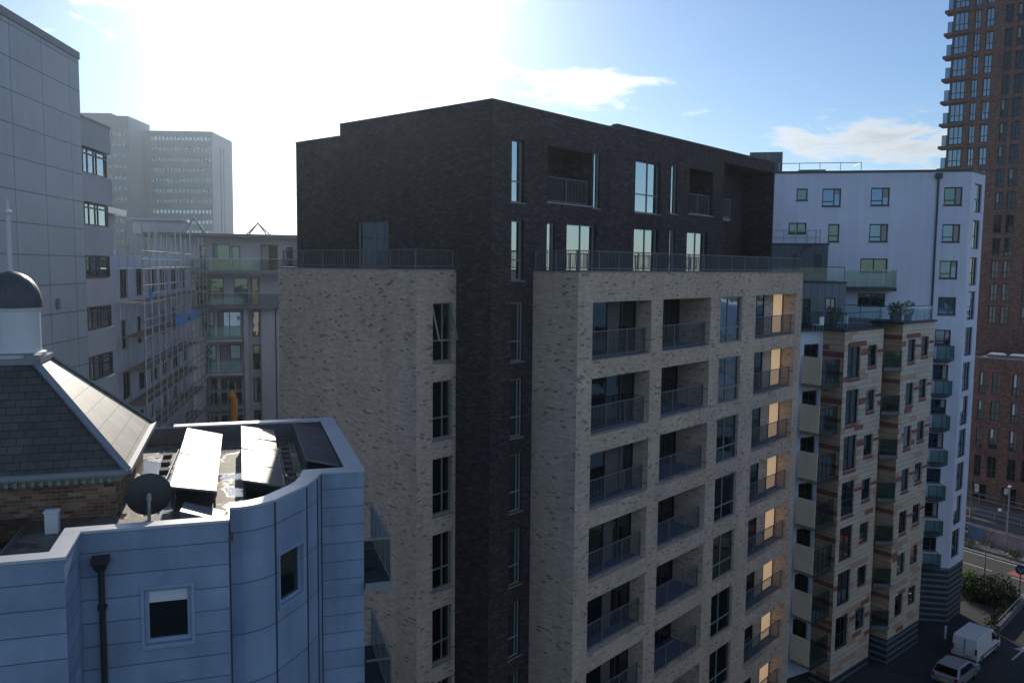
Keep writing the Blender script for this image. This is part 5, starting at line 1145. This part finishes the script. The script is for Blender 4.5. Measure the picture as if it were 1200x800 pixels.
# bare trees
def bare_tree(px, py, hgt, lab, lean=0, seed=1, spread=.55):
    rnd = random.Random(seed); b_ = hit_z(px, py, 0); t = root('bare_tree', lab, 'tree', (b_.x, b_.y, 0), 'bare street trees'); tr, cr = MB(), MB()
    top = b_ + Vector((lean, 0, hgt * .45)); tr.tube(b_, top, .09, .06, n=7)
    def grow(p, d, l, r_, lev):
        e_ = p + d * l; cr.tube(p, e_, r_, r_ * .65, n=5, caps=False)
        if lev == 0: return
        for _ in range(3 if lev > 1 else 4):
            nd = (d + Vector((rnd.gauss(0, spread), rnd.gauss(0, spread), rnd.uniform(-.1, .45)))).normalized(); grow(p + d * l * rnd.uniform(.55, 1), nd, l * rnd.uniform(.6, .8), r_ * .68, lev - 1)
    grow(top, (UP + Vector((lean * .1, 0, 0))).normalized(), hgt * .2, .055, 4)
    tr.build('trunk', M['bark'], t); cr.build('crown', M['bark'], t)
bare_tree(1136, 627, 7.0, 'bare street tree closest to the corner of the white flats', 0, 3)
bare_tree(1168, 632, 5.6, 'bare street tree beside the lamp post in front of the hoarding', .1, 5, .6)
bare_tree(1153, 682, 5.2, 'thin bare young tree on the near pavement at the hedge', 0, 9, .5)
# lamp post
b_ = hit_z(1179, 640, 0); t = root('street_lamp', 'slim grey street lamp post in front of the painted hoarding', 'street lamp', (b_.x, b_.y, 0)); hgt = hit_plane(1183, 570, b_, -X).z
mb = MB(); mb.tube(b_, b_ + UP * hgt, .09, .055); mb.tube(b_ + UP * .0, b_ + UP * 1.2, .12, .12); mb.tube(b_ + UP * (hgt * .55), b_ + UP * (hgt * .55) + Vector((0, .7, .15)), .035); mb.build('post', M['galv'], t)
mb = MB(); mb.box(Frame(b_.xy, Y, -X), -.12, .12, -.1, .5, hgt - .02, hgt + .12); mb.build('lamp_head', M['white'], t); mb = MB(); mb.box(Frame((b_.x, b_.y + .75), Y, -X), -.15, .15, -.12, .12, hgt * .55 + .1, hgt * .55 + .35); mb.build('second_lamp_head', M['white'], t)
# round sign
b_ = hit_z(1194, 702, 0); t = root('round_road_sign', 'round dark blue road sign with a white pointer on a dark post by the kerb', 'sign', (b_.x, b_.y, 0)); zz = hit_plane(1196, 667, b_, -X).z
mb = MB(); mb.tube(b_, b_ + UP * (zz + .4), .045); mb.build('post', M['trim'], t)
fn = (Vector((0, 0, zz)) - Vector((b_.x, b_.y, zz))); fn.z = 0; fn.normalize(); fx = UP.cross(fn); c_ = Vector((b_.x, b_.y, zz)) + fn * .06
def disc(r_, off): return [c_ + fn * off + (fx * math.cos(6.2832 * k / 24) + UP * math.sin(6.2832 * k / 24)) * r_ for k in range(24)]
M['signblue'] = mat('sign_blue', (.02, .045, .13), .4)
mb = MB(); mb.face(disc(.42, .02)); mb.face(disc(.42, 0)[::-1]); d0, d1 = disc(.42, 0), disc(.42, .02)
for k in range(24): mb.face([d0[k], d0[(k + 1) % 24], d1[(k + 1) % 24], d1[k]])
sg = mb.build('disc', M['signblue'], t)
mb = MB()
for sx in (-1, 1): mb.bar(c_ + fn * .035 - UP * .2, c_ + fn * .035 + UP * .12 + fx * .18 * sx, .09, .02)
mb.build('pointer', M['white'], sg)
# bollard
b_ = hit_z(1107.5, 748, 0); mb = MB(); mb.lathe((b_.x, b_.y, 0), [(.0, 0), (.09, 0), (.09, .95), (.06, 1.02), (0, 1.03)], 12); tag(mb.build('bollard', M['white']), 'single white bollard on the dark forecourt behind the white van', 'bollard')

# ------------------------------------------------------------------ vehicles
def body_loft(mb, F, prof, half, tumble=0, zmid=1.0, n_inset=0):
    """side profile (s,z) extruded across the width, drawn in above zmid"""
    def w_(z): return half - max(0, z - zmid) * tumble
    L_ = [F.pt(s, w_(z), z) for s, z in prof]; R_ = [F.pt(s, -w_(z), z) for s, z in prof]; n = len(prof)
    for k in range(n): mb.face([L_[k], L_[(k + 1) % n], R_[(k + 1) % n], R_[k]])
    mb.face(L_[::-1]); mb.face(R_)
def wheels(t, F, xs, half, r_):
    for s_ in xs:
        for sd_ in (-1, 1):
            mb = MB(); c0, c1 = F.pt(s_, sd_ * (half - .2), r_), F.pt(s_, sd_ * (half + .015), r_); mb.tube(c0, c1, r_, n=20); wh = mb.build('wheel', M['tyre'], t)
            mb = MB(); mb.tube(F.pt(s_, sd_ * (half + .016), r_), F.pt(s_, sd_ * (half + .03), r_), r_ * .62, r_ * .55, n=14); mb.build('rim', M['alu'], wh)
def quad_on(mb, F, pts, sd_, wfun, off=.012):
    q = [F.pt(s, sd_ * (wfun(z) + off), z) for s, z in pts]; r_ = [F.pt(s, sd_ * (wfun(z) - .02), z) for s, z in pts]; mb.face(q if sd_ < 0 else q[::-1])
    for k in range(len(q)): mb.face([q[k], q[(k + 1) % len(q)], r_[(k + 1) % len(q)], r_[k]])
v0, v1 = hit_z(1133, 775, 0), hit_z(1158, 757, 0)
vd_ = (hit_z(1169, 764, 0) - hit_z(1146, 783, 0)); vd_.z = 0; vd_.normalize()
vl = Vector((-vd_.y, vd_.x, 0))
rl0 = hit_z(1146, 783, 0) + vl * .95                      # rear centre
van = root('white_van', 'white high roofed panel van parked facing away in the dark car park', 'van', rl0 + vd_ * 2.6)
FV = Frame(rl0.xy, vd_, vl)
_pt0 = FV.pt; FV.pt = lambda a, t, z: _pt0(a * .87, t * .88, z * .86)            # a compact van
hv, tv, zmv = .99, .07, 1.05
prof = [(0.02, .42), (0, .6), (.02, 1.2), (.10, 2.2), (.28, 2.3), (3.3, 2.3), (3.65, 2.2), (4.3, 1.45), (5.05, 1.15), (5.2, .95), (5.22, .5), (5.1, .36), (4.75, .34), (4.6, .62), (4.3, .72), (4.0, .62), (3.85, .34), (1.5, .34), (1.38, .62), (1.08, .72), (.78, .62), (.66, .38)]
mb = MB(); body_loft(mb, FV, prof, hv, tv, zmv); mb.build('body', M['vanpaint'], van, bevel=.05)
wv = lambda z: hv - max(0, z - zmv) * tv
wheels(van, FV, (1.08, 4.3), hv - .03, .34)
for sd_ in (-1, 1):
    mb = MB(); quad_on(mb, FV, [(3.2, 1.3), (4.2, 1.3), (3.72, 1.98), (3.2, 1.98)], sd_, wv); mb.build('side_window', M['g_dark'], van)
    mb = MB(); mb.box(FV, 3.98, 4.1, *sorted((sd_ * 1.02, sd_ * 1.22)), 1.25, 1.55); mb.build('wing_mirror', M['plastic'], van)
    mb = MB(); quad_on(mb, FV, [(.72, .62), (4.9, .62), (4.9, .74), (.72, .74)], sd_, wv, .015); mb.build('rubbing_strip', M['plastic'], van)
    mb = MB(); mb.box(FV, -.03, .05, *sorted((sd_ * .80, sd_ * .94)), 1.0, 1.5); mb.build('tail_lamp', M['lamp'], van)
    mb = MB(); mb.box(FV, 5.1, 5.23, *sorted((sd_ * .55, sd_ * .88)), .8, .98); mb.build('headlight', M['alu'], van)
mb = MB(); mb.face([FV.pt(3.68, x * .86, 2.17 + .02) if 0 else FV.pt(*q) for x, q in ((1, (3.70, -.86, 2.19)), (1, (4.27, -.92, 1.52)), (1, (4.27, .92, 1.52)), (1, (3.70, .86, 2.19)))]); mb.build('windscreen', M['g_dark'], van)
mb = MB(); mb.box(FV, -.015, .07, -.012, .012, .62, 2.12); mb.build('rear_door_gap', M['plastic'], van)
for sd_ in (-1, 1):
    mb = MB(); mb.hexa([FV.pt(s_, t_, z) for z, o_ in ((1.35, 0),) for s_, t_ in ((.005, sd_ * .1), (.005, sd_ * .8), (.04, sd_ * .8), (.04, sd_ * .1))] + [FV.pt(s_, t_, 1.95) for s_, t_ in ((.055, sd_ * .1), (.055, sd_ * .76), (.09, sd_ * .76), (.09, sd_ * .1))]); mb.build('rear_door_panel', M['vanpaint'], van)
mb = MB(); mb.box(FV, -.09, .06, -.95, .95, .38, .58); mb.build('bumper', M['plastic'], van)
mb = MB(); mb.box(FV, -.025, .0, -.62, -.12, .72, .84); mb.build('number_plate', M['plate'], van)
# silver estate car
rc = hit_z(1107, 806, 0); cd_ = vd_; clf = vl
FCa = Frame((rc - cd_ * .2).xy, cd_, clf); car = root('silver_hatchback', 'silver hatchback car parked behind the white van at the bottom edge', 'car', rc + cd_ * 2)
hc, tcb, zmc = .86, .30, .92; wc = lambda z: hc - max(0, z - zmc) * tcb
prof = [(.06, .38), (0, .55), (.03, .9), (.14, 1.0), (.5, 1.42), (.75, 1.48), (2.1, 1.47), (2.45, 1.40), (3.1, .98), (3.85, .84), (4.02, .68), (4.04, .45), (3.9, .3), (3.65, .3), (3.52, .52), (3.25, .62), (2.98, .52), (2.85, .28), (1.15, .28), (1.02, .52), (.75, .62), (.48, .52), (.36, .32)]
mb = MB(); body_loft(mb, FCa, prof, hc, tcb, zmc); mb.build('body', M['silver'], car, bevel=.05)
wheels(car, FCa, (.75, 3.25), hc - .03, .31)
mb = MB(); q = [(.16, -.74, 1.02), (.16, .74, 1.02), (.49, .64, 1.41), (.49, -.64, 1.41)]; mb.face([FCa.pt(s_ - .02, t_, z + .01) for s_, t_, z in q][::-1]); mb.build('rear_window', M['g_dark'], car)
mb = MB(); q = [(2.48, -.66, 1.39), (2.48, .66, 1.39), (3.06, .78, 1.02), (3.06, -.78, 1.02)]; mb.face([FCa.pt(s_ + .01, t_, z + .015) for s_, t_, z in q]); mb.build('windscreen', M['g_dark'], car)
for sd_ in (-1, 1):
    mb = MB(); quad_on(mb, FCa, [(.55, 1.02), (1.55, 1.0), (1.55, 1.38), (.75, 1.38)], sd_, wc); mb.build('side_window', M['g_dark'], car)
    mb = MB(); quad_on(mb, FCa, [(1.63, 1.0), (2.85, .99), (2.35, 1.37), (1.63, 1.38)], sd_, wc); mb.build('side_window', M['g_dark'], car)
    mb = MB(); mb.box(FCa, -.02, .12, *sorted((sd_ * .62, sd_ * .84)), .74, .95); mb.build('tail_lamp', M['lamp'], car)
    mb = MB(); mb.box(FCa, 2.62, 2.74, *sorted((sd_ * .84, sd_ * 1.0)), .98, 1.12); mb.build('wing_mirror', M['silver'], car)
mb = MB(); mb.box(FCa, -.02, .01, -.26, .26, .6, .71); mb.build('number_plate', M['plate'], car)
# painted arrow on the car park
mb = MB(); b_ = hit_z(1196, 764, 0); F_ = Frame(b_.xy, vd_, vl)
for p in ([(-1.8, .07), (-1.8, -.07), (.3, -.07), (.3, .07)], [(.3, .55), (.3, -.55), (1.4, 0)]): mb.face([F_.pt(*q, .006) for q in p][::-1])
o = mb.build('road_arrow_marking', M['line']); o['kind'] = 'structure'

for o in set(bpy.data.objects) - _before:
    if o.parent is None: o.location.z += GZ
CAM_H += GZ; EYE = Vector((0, 0, CAM_H))

# ------------------------------------------------------------------ flats on the other side of the street, beside and behind the viewer; unseen, added for shade and reflections
def added_street_block(name, lab, x0, x1, y0, y1, z1, wm, band):
    t = root(name, lab, 'building', ((x0 + x1) / 2, (y0 + y1) / 2, 0)); mb = MB()
    sides = [Frame((x0, y1), X, Y), Frame((x0, y0), Y, -X), Frame((x0, y0), X, -Y), Frame((x1, y0), Y, X)]; lens = [x1 - x0, y1 - y0, x1 - x0, y1 - y0]
    hs = []
    for F_, l in list(zip(sides, lens))[:2]:
        hh = []
        for k in range(int(z1 // 3.1) - 1):
            n_ = int(l // 4.2)
            for j in range(n_): a_ = .8 + j * l / n_; hh.append((a_, a_ + band, 3.4 + 3.1 * k, 5.2 + 3.1 * k, .2))
        hs.append(hh); wall(mb, F_, 0, l, 0, z1, hh)
    for F_, l in list(zip(sides, lens))[2:]: wall(mb, F_, 0, l, 0, z1)
    mb.face([(x0, y0, z1), (x1, y0, z1), (x1, y1, z1), (x0, y1, z1)]); mb.build('wall', wm, t)
    for (F_, l), hh in zip(zip(sides, lens), hs):
        for h in hh[:48]: window(t, F_, h, .1, cols=(.5,), fm=M['trim'], gm=M['g_mid'], fw=.08)
added_street_block('added_street_flats', 'added white flats across the road, out of the picture to the right', 94, 118, -28, 7, 21, M['render'], 2.6)
added_street_block('added_street_offices', 'added grey panel offices across the street behind the viewer, facing the deep balconies', 24, 62, -30, -12, 20, M['greypanel'], 2.2)

# ------------------------------------------------------------------ haze
mb = MB(); H = G + 40; mb.prism([(-H, -H), (H, -H), (H, H), (-H, H)], GZ - 1.05, 79, bottom=True)
hm = bpy.data.materials.new('haze_air'); hm.use_nodes = True; nt = hm.node_tree; nt.nodes.clear()
o_ = N(nt, 'ShaderNodeOutputMaterial'); pv_ = N(nt, 'ShaderNodeVolumePrincipled'); pv_.inputs['Color'].default_value = (.72, .86, 1, 1); pv_.inputs['Density'].default_value = HAZE_DENSITY; pv_.inputs['Anisotropy'].default_value = HAZE_G
nt.links.new(pv_.outputs[0], o_.inputs['Volume']); hz_ = mb.build('haze', hm); hz_['kind'] = 'stuff'
